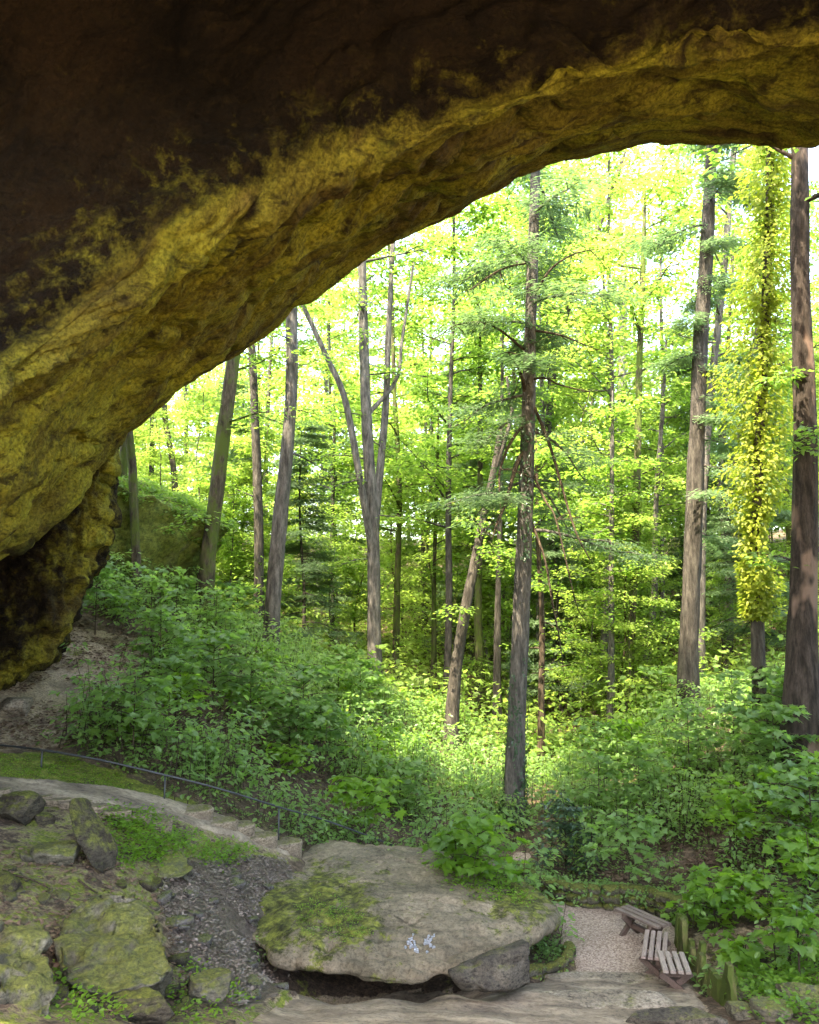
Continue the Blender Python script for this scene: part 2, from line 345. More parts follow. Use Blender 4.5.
# ------------------------------------------------------------------ terrain height field
ctl_px = [(0,1024,6.0),(60,1000,6.8),(120,1020,7.0),(100,930,8.6),(40,900,9.0),(170,990,8.6),(110,1010,8.0),(60,960,8.3),(230,1000,9.2),(200,900,10.8),(240,940,10.9),(280,1015,9.7),
    (20,850,10.4),(110,860,10.6),(180,850,11.8),(0,800,11.8),(80,800,12.1),(160,815,12.5),(230,832,13.2),(285,855,13.8),
    (0,765,12.8),(60,772,13.3),(170,800,13.6),(280,842,14.6),(350,850,15.8),(420,860,16.2),
    (300,992,10.1),(380,990,10.1),(450,990,10.2),(520,985,10.6),(330,1005,10.2),(420,1010,10.0),(520,1010,10.2),(620,1005,10.4),(660,1024,9.8),
    (560,975,12.0),(640,975,12.0),(680,985,11.7),(600,930,13.4),(560,905,14.5),(640,912,14.2),(510,865,17.0),(520,850,18.2),
    (30,720,15.5),(60,680,17.5),(20,680,16.5),(110,650,19.5),(130,690,17.5),(100,735,15.0),(180,740,16),(230,760,16.5),(300,790,16.8),(380,820,17.5),(450,840,18.5),
    (170,640,22),(200,610,25),(120,560,25),(270,655,26),(375,700,30),(300,700,23),(380,760,22),(450,730,28),(513,828,20),(490,800,22),(560,790,25),(545,785,27),
    (690,940,12.8),(740,965,12.0),(800,950,12.2),(790,1010,10.0),(720,1010,10.2),(819,1024,9.5),(680,905,14.3),(720,900,14.0),(800,890,14.0),(600,880,15.4),(560,882,16.0),
    (620,850,17),(700,860,15.8),(800,850,15.4),(800,775,17.5),(720,800,18),(640,800,20),(700,745,22),(690,705,25),(628,722,30),(610,745,29),(800,715,23),(730,690,30),(819,670,30)]
ctl = [at(*c) for c in ctl_px]
ctl += [np.array(c, float) for c in [(-1.4,11.0,-.1),(-.8,10.8,-.1),(-.2,10.8,-.15),(.4,10.9,-.1),(-1.2,12,0),(0,12,0),(.9,12,0),(0,0,3.3),(-4,1,3.3),(4,1,3.2),(0,-8,3.6),(-10,-8,4),(10,-8,3.6),(0,4.5,2.3),(-3,4,2.7),(3,5,2.0),(2,8,.9),(6,8,.9),(10,10,2.0),(7,3,2.4),
    (-9,8,3.6),(-12,12,4.3),(-9,15.5,3.5),(-14,18,5.5),(-13,25,7.5),(-22,30,11),(-30,15,12),(-35,50,13),(-15,38,5.5),(-4,42,1.2),(3,38,.3),(8,40,1.0),(14,22,3.8),(20,24,7),(22,35,6),(28,50,9),
    (14,12,3.5),(22,10,7),(0,60,5),(-18,65,8.5),(18,65,8),(0,90,11),(40,90,12),(-40,90,14),(0,140,14),(80,60,16),(-80,60,20),(0,300,24),(150,300,28),(-150,300,28),(0,-60,10),(60,-40,14),(-60,-40,16),(200,0,25),(-200,0,28)]]
ctl = np.array(ctl)
def phi(d): return d
_D = np.linalg.norm(ctl[:, None, :2] - ctl[None, :, :2], axis=2); _n = len(ctl)
_A = np.zeros((_n + 1, _n + 1)); _A[:_n, :_n] = _D - np.eye(_n) * 0.25; _A[:_n, _n] = 1; _A[_n, :_n] = 1
_W = np.linalg.solve(_A, np.concatenate([ctl[:, 2], [0]]))
def h0(x, y):
    x = np.ravel(np.asarray(x, float)); y = np.ravel(np.asarray(y, float)); out = np.zeros(len(x))
    for i in range(0, len(x), 20000):
        s_ = slice(i, i + 20000)
        out[s_] = np.hypot(x[s_, None] - ctl[None, :, 0], y[s_, None] - ctl[None, :, 1]) @ _W[:_n] + _W[_n]
    return out
# zones, drawn as outlines seen on the ground
Z_gravel = [(500,868),(512,852),(535,850),(528,872),(548,893),(590,903),(640,909),(678,925),(684,945),(676,962),(682,978),(650,981),(565,978),(572,965),(556,935),(548,905),(520,885)]
Z_ledge = [(190,1060),(240,1022),(300,998),(400,991),(470,992),(520,987),(566,975),(655,979),(690,985),(705,1005),(725,1060)]
Z_left = [(-60,772),(0,780),(60,783),(150,798),(210,812),(250,825),(300,848),(292,858),(240,842),(180,822),(110,806),(40,798),(-60,796)]
Z_dirt = [(-40,640),(30,668),(60,625),(95,630),(150,640),(150,668),(115,690),(85,705),(90,722),(60,748),(0,752),(-60,755)]
Z_low = [(-80,790),(0,795),(110,804),(180,820),(300,858),(262,880),(256,960),(300,1000),(220,1060),(-80,1060)]
Z_scree = [(170,862),(250,855),(285,862),(300,885),(300,960),(285,990),(240,1010),(190,985),(170,940),(160,900)]
Z_clear = [(692,932),(760,925),(830,925),(830,955),(770,962),(765,985),(735,992),(712,985),(700,960)]
Z_curb = [(-40,752),(60,752),(110,770),(200,805),(60,785),(-40,782)]
def zmask(px, poly, x=None): return inpoly(px[:, 0], px[:, 1], poly)
def hfull(x, y):
    x = np.ravel(x); y = np.ravel(y); z = h0(x, y)
    px = proj(np.stack([x, y, z], 1)); sm = zmask(px, Z_gravel) | zmask(px, Z_ledge) | zmask(px, Z_left)
    amp = np.where(sm, .25, 1.0) * np.clip((np.hypot(x, y) - 1) / 8, .3, 1)
    z = z + amp * (.13 * n2(x, y, .9, 5, 5) + .06 * n2(x, y, 3.5, 4, 9)) + np.clip((y - 20) / 20, 0, 1) * .5 * n2(x, y, .12, 3, 2)
    return z - np.where(zmask(px, Z_gravel) | zmask(px, Z_ledge), .035, 0)
def spaced(lo, hi, step, far, g=1.13):
    a = list(np.arange(lo, hi + 1e-6, step)); s_ = step; v = a[-1]
    while v < far[1]: s_ *= g; v += s_; a.append(v)
    s_ = step; v = a[0]; b = []
    while v > far[0]: s_ *= g; v -= s_; b.append(v)
    return np.array(b[::-1] + a)
xs = spaced(-12, 12, .1, (-400, 400)); ys = spaced(4, 26, .1, (-120, 700))
X, Yg = np.meshgrid(xs, ys); Z = hfull(X, Yg)
V = np.stack([X.ravel(), Yg.ravel(), Z], 1)
ground = tag(mesh('ground', V, grid_faces(len(ys), len(xs)), M['ground']), kind='structure')
px = proj(V); ok = (V[:, 1] > 2)
def setattrv(o, nm, v):
    a_ = o.data.attributes.new(nm, 'FLOAT', 'POINT'); a_.data.foreach_set('value', np.asarray(v, np.float32))
soft = lambda P: np.where(inpoly(px[:, 0], px[:, 1], P) & ok, 1.0, 0.0)
setattrv(ground, 'sand', np.maximum.reduce([soft(Z_ledge), soft(Z_left), soft(Z_dirt) * .9, soft(Z_low) * .54, soft(Z_clear) * .75, np.where(V[:, 1] < 5, .8, 0)]))
setattrv(ground, 'moss', np.maximum.reduce([soft(Z_curb) * .8, soft(Z_low) * .48, np.where((V[:, 1] > 10), .22, .1)]) * (1 - soft(Z_scree)))
setattrv(ground, 'scree', soft(Z_scree))
def gz(x, y): return hfull(np.array([x]), np.array([y]))[0]
# fast lookup grid
gx_, gy_ = np.arange(-60, 60.01, .2), np.arange(-6, 120.01, .2)
GX, GY = np.meshgrid(gx_, gy_); GZ = hfull(GX, GY).reshape(GX.shape)
def H(x, y):
    x = np.asarray(x, float); y = np.asarray(y, float)
    u = np.clip((x + 60) / .2, 0, len(gx_) - 1.001); v = np.clip((y + 6) / .2, 0, len(gy_) - 1.001)
    i = u.astype(int); j = v.astype(int); fu = u - i; fv = v - j
    return GZ[j, i] * (1 - fu) * (1 - fv) + GZ[j, i + 1] * fu * (1 - fv) + GZ[j + 1, i] * (1 - fu) * fv + GZ[j + 1, i + 1] * fu * fv
def ground_at(px_, py_, y0=4.0):
    d = raydir(px_, py_); tt = np.arange(y0, 110, .04) / d[1]; P = CAM + d * tt[:, None]
    k = np.argmax(P[:, 2] < H(P[:, 0], P[:, 1])); k = k if P[k, 2] < H(P[k, 0], P[k, 1]) else -1
    return np.array([P[k, 0], P[k, 1], float(H(P[k, 0], P[k, 1]))])

def drape(name, zone_, mat, off, step=.06, amp=.01, seed=1):
    W = np.array([ground_at(a_, min(b_, 1060)) for a_, b_ in zone_])
    x0, y0 = W[:, 0].min() - .1, W[:, 1].min() - .1; x1, y1 = W[:, 0].max() + .1, W[:, 1].max() + .1
    xx, yy = np.meshgrid(np.arange(x0, x1, step), np.arange(y0, y1, step))
    wob = .08 * n2(xx, yy, 1.7, 3, 4); ins = inpoly(xx.ravel() + wob, yy.ravel() + wob, W)
    zz = h0(xx, yy) + off + amp * n2(xx, yy, 2.5, 4, seed)
    f = grid_faces(*xx.shape); f = f[ins[f].all(1)]; used, inv = np.unique(f, return_inverse=True)
    # skirt: edge vertices drop into the ground
    V_ = np.stack([xx.ravel(), yy.ravel(), zz], 1)[used]; cnt = np.bincount(inv.ravel()); V_[cnt < 4, 2] -= .05
    return mesh(name, V_, inv.reshape(-1, 4), mat)
tag(drape('gravel_path', Z_gravel, M['gravel'], .004), kind='structure')
tag(drape('rock_floor', Z_ledge, M['ledge'], .02, .05, .05, 6), kind='structure')
tag(drape('footpath', Z_left, M['ledge'], .04, .05, .04, 8), kind='structure')

# ------------------------------------------------------------------ the rock arch
rimP = [(3400,900,12.5),(2900,420,13),(2000,180,13),(1300,140,13),(980,139,13.2),(819,138,13.5),(700,145,13.7),(600,163,14),(520,188,14.2),(440,229,14.4),(370,264,14.5),(300,310,14.6),(240,354,14.7),(170,400,14.8),(122,440,14.8),(100,468,14.6),(55,512,14.0),(0,562,13.0),(-120,640,11.5),(-330,760,9)]
lipP = [(3900,1000,8.5),(3200,420,8.5),(2200,90,8.5),(1400,45,8.5),(1030,42,8.5),(819,40,8.5),(700,55,8.5),(600,75,8.6),(500,105,8.7),(400,138,8.8),(340,158,8.8),(270,190,8.8),(195,225,8.7),(135,270,8.6),(80,315,8.4),(32,352,8.1),(0,376,7.8),(-60,425,7.4),(-180,520,7.0),(-450,760,6)]
nC = 760
Rr = np.array([at(*p) for p in rimP]); Cc = np.array([at(*p) for p in lipP])
fr = np.linspace(0, 1, len(Rr))
Mm = Rr * .5 + Cc * .5 + np.stack([0 * fr, 0 * fr, -.15 + 0 * fr], 1)
M2 = Rr * .2 + Cc * .8 + np.stack([0 * fr, 0 * fr, .18 + 0 * fr], 1)
side = np.clip((fr - .55) / .45, 0, 1)
Dd = Cc + np.stack([-.5 - 2.2 * side, -.3 - .5 * side, 2.4 - 1.6 * side], 1)
D2 = Dd + np.stack([-.3 - 1.5 * side, -1.0 + 0 * fr, 1.0 - .3 * side], 1)
Ee = D2.copy(); Ee[:, 1] = 3.6; Ee[:, 2] += .6
F2 = Ee.copy(); F2[:, 1] = 2.3; F2[:, 2] = np.minimum(F2[:, 2], 11)
G2 = Ee.copy(); G2[:, 1] = 1.6; G2[:, 2] = 12.4
OX = np.stack([-9 * side, 0 * fr, 0 * fr], 1)  # unseen leftward widening of the roof, added to keep sun off the pier
O0 = Rr + np.stack([0 * fr, .25 + 0 * fr, .5 + 0 * fr], 1)
O1 = Rr + np.stack([0 * fr, .5 + 0 * fr, 2.2 + 0 * fr], 1)
O2 = Rr + OX; O2[:, 1] += .2; O2[:, 2] = 15.2
O3 = Rr + OX; O3[:, 1] = 5; O3[:, 2] = 16.5
O4 = Rr + OX; O4[:, 1] = 2.0; O4[:, 2] = 15; O5 = Ee + OX; O5[:, 1] = 1.6; O5[:, 2] = 12.5
rows = [O5, O4, O3, O2, O1, O0, Rr, Mm, M2, Cc, Dd, D2, Ee, F2, G2]
nrow = [6, 8, 10, 14, 14, 24, 120, 90, 70, 70, 30, 36, 20, 8]
rows = [resample(r_, nC) for r_ in rows]; G = np.array(rows)
out_rows = []; tv = []
Gp = np.concatenate([2 * G[:1] - G[1:2], G, 2 * G[-1:] - G[-2:-1]])
for k, n_ in enumerate(nrow):
    for j in range(n_):
        f_ = j / n_; a_, b_, c_, d_ = Gp[k], Gp[k + 1], Gp[k + 2], Gp[k + 3]
        if k in (5, 6, 9): q = b_ * (1 - f_) + c_ * f_          # keep the rim and lip fairly crisp
        else: q = .5 * (2 * b_ + (c_ - a_) * f_ + (2 * a_ - 5 * b_ + 4 * c_ - d_) * f_ ** 2 + (3 * b_ - a_ - 3 * c_ + d_) * f_ ** 3)
        out_rows.append(q); tv.append(k + f_)
out_rows.append(G[-1]); tv.append(len(nrow)); A_ = np.array(out_rows); tv = np.array(tv)
nR = len(A_)
du = np.gradient(A_, axis=1); dv = np.gradient(A_, axis=0); nrm = np.cross(du, dv); nrm /= np.linalg.norm(nrm, axis=2)[..., None] + 1e-9
# orient outward into the void: under the band it must point down
mid = nrm[np.argmin(abs(tv - 7)), nC // 3]
if mid[2] > 0: nrm = -nrm
P_ = A_.reshape(-1, 3); ulen = np.cumsum(np.linalg.norm(np.diff(G[6], axis=0, prepend=G[6][:1]), axis=1))
uu = np.repeat(ulen[None], nR, 0).ravel(); vlen = np.cumsum(np.linalg.norm(np.diff(A_[:, nC // 2], axis=0, prepend=A_[:1, nC // 2]), axis=1)); vv = np.repeat(vlen[:, None], nC, 1).ravel()
warp = fbm(P_ * .35, 3, 11) * 1.2
st_co = np.stack([uu * .22 + warp, (vv + uu * .16) * 1.15 + warp * 2.2, P_[:, 0] * .05], 1)
ridge = fbm(st_co, 4, 21, ridged=True)
fine = fbm(np.stack([uu * .8 + warp, (vv + uu * .16) * 4.5 + warp * 3, P_[:, 0] * .2], 1), 4, 31, ridged=True)
big = fbm(P_ * .3, 4, 41); med = fbm(P_ * 1.1, 4, 51)
step_ = np.tanh(fbm(st_co * [1, .6, 1], 2, 61) * 9) * .5
d_ = .42 * big + .13 * med - .17 * np.clip(ridge, .2, 1) * 1.3 - .10 * fine + .13 * step_ + .05 * fbm(P_ * 5, 4, 71) - .03 * np.clip(fbm(P_ * [1.2, 1.2, 3.5], 4, 77, ridged=True), .1, 1)
edge = np.exp(-((tv - 6) / .06) ** 2) * .0
fade = np.clip(np.minimum(1, np.abs(tv - 6) * 1.2 + .45), 0, 1)
fade = np.repeat(fade[:, None], nC, 1).ravel()
P2 = P_ + nrm.reshape(-1, 3) * (d_ * fade)[:, None]
arch = empty('rock_arch', (0, 14, 3), 'huge dark sandstone arch with yellow-green algae spanning the top and left', 'rock arch')
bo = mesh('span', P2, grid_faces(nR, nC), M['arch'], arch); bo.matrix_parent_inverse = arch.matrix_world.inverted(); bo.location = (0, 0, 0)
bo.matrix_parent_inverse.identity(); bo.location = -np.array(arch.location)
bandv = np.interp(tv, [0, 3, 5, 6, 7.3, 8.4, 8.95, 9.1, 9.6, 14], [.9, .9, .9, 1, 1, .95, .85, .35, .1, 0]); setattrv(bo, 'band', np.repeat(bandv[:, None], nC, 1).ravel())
setattrw = lambda o_, P__: o_.data.attributes.new('flow', 'FLOAT_VECTOR', 'POINT').data.foreach_set('vector', np.ascontiguousarray(P__, np.float32).ravel())
setattrw(bo, np.stack([uu * .34 + warp * .25, (vv + uu * .16) * 1.5 + warp * .7, uu * 0], 1))
setattrv(bo, 'strata', np.clip((.95 - ridge) * 1.8 - .1, 0, 1))
# pier: the left foot of the arch
ep = resample([(120,-150,16.2),(115,80,16.2),(100,300,16),(95,400,15.9),(98,440,15.9),(104,466,15.9),(100,500,15.8),(92,550,15.8),(72,600,15.6),(47,645,15.5),(22,672,15.5),(-15,688,15.6),(-30,720,15.8)], 240)
E3 = np.array([at(*p) for p in ep]); E3[:, 0] += .3 * fbm(E3 * 1.3, 4, 5)
ns = 260; s_ = np.linspace(0, 1, ns); rowsP = []
for e in E3:
    pts = np.array([(-9.5, -3, e[2]), (-10, 1, e[2]), (-10.5, 4, e[2]), (-11, 10, e[2]), (-10, 13.8, e[2]), (e[0] - 2.5, e[1] - .9, e[2]), (e[0] - .9, e[1] - .55, e[2]), (e[0] - .15, e[1] - .2, e[2]), (e[0], e[1] + .3, e[2]), (e[0] - .5, e[1] + 1.6, e[2]), (e[0] - 2.5, e[1] + 5, e[2]), (-16, 20, e[2])], float)
    rowsP.append(resample(pts, ns))
A_ = np.array(rowsP); du = np.gradient(A_, axis=1); dv = np.gradient(A_, axis=0); nrm = np.cross(du, dv); nrm /= np.linalg.norm(nrm, axis=2)[..., None] + 1e-9
if nrm[150, 130, 1] > 0: nrm = -nrm
Pp = A_.reshape(-1, 3)
dd = .30 * fbm(Pp * .8, 4, 81) + .16 * fbm(Pp * [2.2, 2.2, 1.4], 4, 82, ridged=True) + .07 * fbm(Pp * 7, 3, 83) - .16 * np.clip(fbm(Pp * [3, 3, 1.8], 3, 84, ridged=True) - .2, 0, 1)
pm = Pp + nrm.reshape(-1, 3) * dd[:, None]
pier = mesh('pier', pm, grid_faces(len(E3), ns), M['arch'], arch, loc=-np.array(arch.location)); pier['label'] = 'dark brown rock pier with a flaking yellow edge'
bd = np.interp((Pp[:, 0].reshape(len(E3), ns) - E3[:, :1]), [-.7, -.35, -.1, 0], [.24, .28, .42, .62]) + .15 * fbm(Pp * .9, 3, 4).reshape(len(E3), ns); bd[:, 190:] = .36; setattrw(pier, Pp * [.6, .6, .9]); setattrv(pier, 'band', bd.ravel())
setattrv(pier, 'strata', np.clip((.9 - fbm(Pp * [2.2, 2.2, 1.4], 4, 82, ridged=True)) * 2, 0, 1))

# ------------------------------------------------------------------ boulders
def ico(sub):
    bm = bmesh.new(); bmesh.ops.create_icosphere(bm, subdivisions=sub, radius=1)
    V_ = np.array([v.co[:] for v in bm.verts]); F_ = np.array([[v.index for v in f.verts] for f in bm.faces]); bm.free(); return V_, F_
ICO = {k: ico(k) for k in (3, 4, 5, 6)}
def rock_geo(size, seed, sub=5, cuts=15, cutd=.50, amp=.07, rough=1.0, tilt=(0, 0, 0)):
    rg = np.random.default_rng(seed); V_, F_ = ICO[sub]; V_ = V_.copy()
    for k in range(cuts):
        n_ = rg.normal(size=3); n_[2] *= .7 if k else 0; n_ /= np.linalg.norm(n_); c_ = cutd + rg.random() * .3
        if k == 0: n_ = np.array([0, 0, 1.0]); c_ = cutd
        dpt = V_ @ n_; V_ = V_ - np.outer(np.maximum(dpt - c_, 0) * .96, n_)
    V_ = V_ * np.array(size) / 2 / np.array([.85, .85, .8])
    sc = float(np.mean(size))
    V_ += V_ / (np.linalg.norm(V_, axis=1)[:, None] + 1e-6) * (sc * (amp * fbm(V_ / sc * 2.2, 4, seed) - .03 * np.clip(fbm(V_ / sc * [2, 2, 5], 3, seed + 9, ridged=True), .2, 1) + .035 * rough * fbm(V_ / sc * 9, 4, seed + 3, ridged=True)))[:, None]
    from mathutils import Euler
    return V_ @ np.array(Euler(tilt).to_matrix()).T, F_
def rock(name, label, cat, pos, size, seed, mat, rz=0, group=None, sub=5, tilt=(0, 0, 0), sink=.25, **k):
    V_, F_ = rock_geo(size, seed, sub, tilt=tilt, **k)
    o = mesh(name, V_, F_, M[mat], loc=(pos[0], pos[1], pos[2] + size[2] * (.5 - sink))); o.rotation_euler = (0, 0, rz)
    return tag(o, label, cat, group)

# the big slab boulder: rim loop, sloping top, undercut front
loop = [(258,898,12.4),(257,930,11.6),(290,956,10.95),(345,962,10.75),(405,975,10.5),(450,966,10.7),(500,942,11.2),(545,922,11.9),(553,908,12.6),(538,888,13.4),(500,864,14.2),(440,850,14.8),(380,843,15),(325,843,14.9),(285,866,13.8)]
L3 = np.array([at(*p) for p in loop]); nl = 220; L = resample(L3, nl, True)
L[:, :2] += (.07 * fbm(L * [1.6, 1.6, 0], 4, 91))[:, None] * (L[:, :2] - L[:, :2].mean(0)) ; cen = L.mean(0); rings = []
gzl = H(L[:, 0], L[:, 1])
for f_ in np.linspace(0, 1, 90):
    q = cen + (L - cen) * f_; q[:, 2] = cen[2] * (1 - f_ ** 2) + L[:, 2] * f_ ** 2 + .16 * (1 - f_ ** 3); rings.append(q)
ln = L - cen; ln[:, 2] = 0; ln /= np.linalg.norm(ln, axis=1)[:, None]
thick = np.interp(L[:, 0], [L[:, 0].min(), L[:, 0].max()], [.11, .22]) * (1 + .3 * fbm(L * 1.5, 3, 8))
for f_ in np.linspace(.15, 1, 10):
    q = L + ln * .05 * math.sin(f_ * 3.1); q[:, 2] = L[:, 2] - thick * f_; rings.append(q)
for f_ in np.linspace(.1, 1, 22):
    q = L - ln * (1.75 * f_); q[:, 2] = (L[:, 2] - thick) * (1 - f_ ** 3) + (gzl - .6) * f_ ** 3; rings.append(q)
Q = np.array(rings); du = np.roll(Q, -1, 1) - Q; dv = np.gradient(Q, axis=0); nrm = np.cross(dv, du); nrm /= np.linalg.norm(nrm, axis=2)[..., None] + 1e-9
if nrm[60, 10, 2] < 0: nrm = -nrm
Qf = Q.reshape(-1, 3)
dd = .10 * fbm(Qf * .8, 4, 92) + .035 * fbm(Qf * 3.5, 4, 93) - .05 * np.clip(fbm(Qf * [.9, 1.5, .9], 3, 94, ridged=True) - .55, 0, 1) * 4 + .02 * fbm(Qf * 9, 3, 95)
rim_in = np.concatenate([np.linspace(0, 1, 90), np.full(10, 1.3), np.full(22, 1.6)]).repeat(nl)
Qd = Qf + nrm.reshape(-1, 3) * dd[:, None] * np.clip(rim_in * 3, 0, 1)[:, None]
boulder = mesh('boulder', Qd - cen, grid_faces(len(Q), nl, True), None, loc=cen)
# its own material: dusty tan crown, moss patch towards the left front and a mossy right shoulder
m, t, out = nodes('slab stone'); co = N(t, 'ShaderNodeTexCoord').outputs['Object']
a = noise_n(t, co, 1.1, 8, .62); b = noise_n(t, co, 8, 8, .68); c = noise_n(t, co, 24, 6, .8)
col = ramp(t, a, [(.3, (.09, .078, .05)), (.44, (.16, .135, .09)), (.6, (.24, .197, .132)), (.75, (.33, .275, .195))])
col = mixc(t, .6, col, ramp(t, b, [(.3, (.35, .35, .33)), (.6, (1.12, 1.1, 1.08))]), 'MULTIPLY')
mo = attr(t, 'moss'); f = math_n(t, 'ADD', mo, math_n(t, 'MULTIPLY', math_n(t, 'SUBTRACT', noise_n(t, co, 3.2, 9, .82), .5), 4.2))
col = mixc(t, ramp(t, f, [(.42, (0, 0, 0)), (.6, (.95, .95, .95))]), col, ramp(t, b, [(.36, (.02, .022, .006)), (.47, (.07, .078, .014)), (.6, (.17, .19, .028))]))
col = mixc(t, .8, col, ramp(t, c, [(.36, (.35, .34, .32)), (.5, (1, 1, 1)), (.64, (1.35, 1.33, 1.3))]), 'MULTIPLY')
cr = attr(t, 'crack'); col = mixc(t, cr, col, (.02, .016, .01))
finish(t, out, col, .88, [(b, .8, .06), (c, .8, .014)], .25); boulder.data.materials.append(m)
pb = proj(Qd); top = (rim_in < 1.1)
d1 = np.hypot((pb[:, 0] - 318) / 62, (pb[:, 1] - 908) / 42); d2 = np.hypot((pb[:, 0] - 520) / 42, (pb[:, 1] - 895) / 30); d3 = np.hypot((pb[:, 0] - 350) / 40, (pb[:, 1] - 925) / 22)
setattrv(boulder, 'moss', np.where(top, np.clip(np.maximum.reduce([1.1 - np.hypot((pb[:, 0] - 275) / 30, (pb[:, 1] - 915) / 50) * .6, 1.15 - d1 * .7, 1.0 - d2 * .6, 1.0 - d3 * .6]), 0, 1), .25))
def segd(p, pts):
    r_ = np.full(len(p), 1e9)
    for (x0, y0), (x1, y1) in zip(pts[:-1], pts[1:]):
        v = np.array([x1 - x0, y1 - y0], float); q = p - [x0, y0]; tt = np.clip(q @ v / (v @ v), 0, 1); r_ = np.minimum(r_, np.linalg.norm(q - tt[:, None] * v, axis=1))
    return r_
cd = np.minimum.reduce([segd(pb, [(395, 916), (410, 925), (428, 931), (455, 932)]), segd(pb, [(262, 888), (290, 893), (310, 905), (330, 900), (352, 893)]), segd(pb, [(270, 915), (288, 905), (312, 908)])])
setattrv(boulder, 'crack', np.where(top, np.clip(1.1 - cd * .75, 0, .8) * np.clip(.7 + fbm(Qd * 6, 2, 4), 0, 1), 0))
tag(boulder, 'huge flat-topped grey boulder with moss patches, undercut beside the gravel path', 'boulder')

def hull_rock(name, label, cat, pts, mat, seed=1, amp=.05, cuts=9, bev=.03, grooves=.04):
    P = np.array([at(*p) for p in pts]); c0 = P.mean(0); bm = bmesh.new()
    for p in P: bm.verts.new(p - c0)
    g_ = bmesh.ops.convex_hull(bm, input=bm.verts[:]); bmesh.ops.delete(bm, geom=[v for v in bm.verts if not v.link_faces], context='VERTS')
    bmesh.ops.bevel(bm, geom=bm.edges[:], offset=bev, segments=2, affect='EDGES', profile=.6)
    bmesh.ops.triangulate(bm, faces=bm.faces[:])
    for _ in range(7):
        lg = [e for e in bm.edges if e.calc_length() > .07]
        if not lg: break
        bmesh.ops.subdivide_edges(bm, edges=lg, cuts=1); bmesh.ops.triangulate(bm, faces=[f for f in bm.faces if len(f.verts) > 3])
    bm.normal_update(); V_ = np.array([v.co[:] for v in bm.verts]); Nn = np.array([v.normal[:] for v in bm.verts]); F_ = np.array([[v.index for v in f.verts] for f in bm.faces]); bm.free()
    d_ = amp * fbm(V_ * 2.2 + seed, 4, seed) + amp * .35 * fbm(V_ * 9, 3, seed + 1) - grooves * np.clip(fbm(V_ * [2, 2, 4.5] + seed, 3, seed + 2, ridged=True) - .45, 0, 1) * 2.5
    return tag(mesh(name, V_ + Nn * d_[:, None], F_, M[mat], loc=c0), label, cat)
hull_rock('stone_slab', 'pointed angular dark slab propped against the right end of the flat boulder', 'rock', [(446,970,10.0),(452,977,9.9),(470,961,10.4),(523,937,10.9),(530,942,10.5),(531,984,10.4),(522,988,10.9),(462,991,10.0),(500,993,9.95)], 'slab_rock', 5, .03)
hull_rock('mossy_rock', 'large angular mossy rock with a flat sloping top in the lower left', 'rock', [(70,908,8.7),(98,893,8.9),(142,897,8.9),(160,925,8.5),(176,968,7.9),(160,982,7.7),(98,995,7.4),(62,980,7.5),(50,940,8.0),(110,1024,7.9),(165,1010,8.2),(60,1024,8.1)], 'moss_rock', 7, .12, grooves=.10)
hull_rock('mossy_rock', 'rough dark mossy mass filling the bottom left corner', 'rock', [(-60,935,7.2),(0,922,7.4),(38,935,7.2),(58,985,6.7),(50,1030,6.4),(-60,1060,6.2),(30,1060,6.2),(-10,960,6.5)], 'moss_rock', 8, .15, grooves=.1)
hull_rock('rock', 'tall dark slanted rock with a pale wet flank leaning left', 'rock', [(66,800,10.5),(78,796,10.6),(88,798,10.8),(119,845,10.6),(118,866,10.5),(104,874,10.2),(92,868,10.1),(72,834,10.2),(110,874,10.8)], 'dark_rock', 9, .03)
hull_rock('rock', 'dark mossy ledge rock under the plants right of the leaning rock', 'rock', [(118,862,11.0),(150,852,11.4),(185,855,11.5),(195,868,11.2),(180,878,10.9),(125,878,10.8),(190,885,11.2)], 'moss_rock', 10, .05)
def grock(label, px_, py_, size, seed, mat, rz=0, cat='rock', **k):
    p = ground_at(px_, py_); return rock(k.pop('name', 'rock'), label, cat, p, size, seed, mat, rz, **k)
grock('dark rounded boulder at the left edge below the handrail path', 16, 818, (.72, .6, .52), 11, 'dark_rock')
grock('small dark stone between the rounded boulder and the leaning rock', 46, 824, (.28, .25, .2), 12, 'dark_rock', sub=4)
grock('low mossy rock left of the leaning rock', 58, 862, (.55, .45, .32), 14, 'moss_rock')
grock('grey wet flat stone on top of the large mossy rock', 112, 915, (.62, .45, .22), 18, 'wet_rock', R(-20))
grock('small mossy rock beside the bottom of the wet gully', 205, 1000, (.5, .45, .38), 21, 'moss_rock')
grock('dark broken stone under the front of the large mossy rock', 120, 1018, (.8, .4, .35), 22, 'dark_rock')
grock('flat grey stone at the head of the wet gully', 178, 925, (.4, .3, .14), 23, 'wet_rock', sub=4)
grock('mossy stone at the far right of the bottom corner', 800, 1005, (.6, .5, .34), 24, 'moss_rock')
grock('round mossy stone in the lower right corner', 775, 1018, (.45, .4, .3), 25, 'moss_rock')
grock('mossy stone next to the end of the timber edging', 738, 1000, (.32, .3, .26), 26, 'moss_rock')
grock('curled mossy stone below the timber edging', 742, 1018, (.36, .3, .24), 27, 'moss_rock')
grock('small pale stone in the clearing right of the benches', 742, 968, (.26, .2, .15), 28, 'tan_rock', sub=4)
grock('dark mossy stone at the back of the clearing', 772, 966, (.42, .32, .24), 29, 'dark_rock')
grock('dark slab of stone lying at the bottom beside the rock floor', 676, 1030, (.95, .35, .3), 30, 'slab_rock', R(6), cuts=7, cutd=.5)
grock('dark mossy boulder draped in plants above the footpath', 128, 728, (1.35, 1.2, 1.0), 31, 'moss_rock', amp=.12)
grock('pale broken stones under the foot of the arch', 15, 712, (.6, .5, .4), 32, 'tan_rock', sub=4)
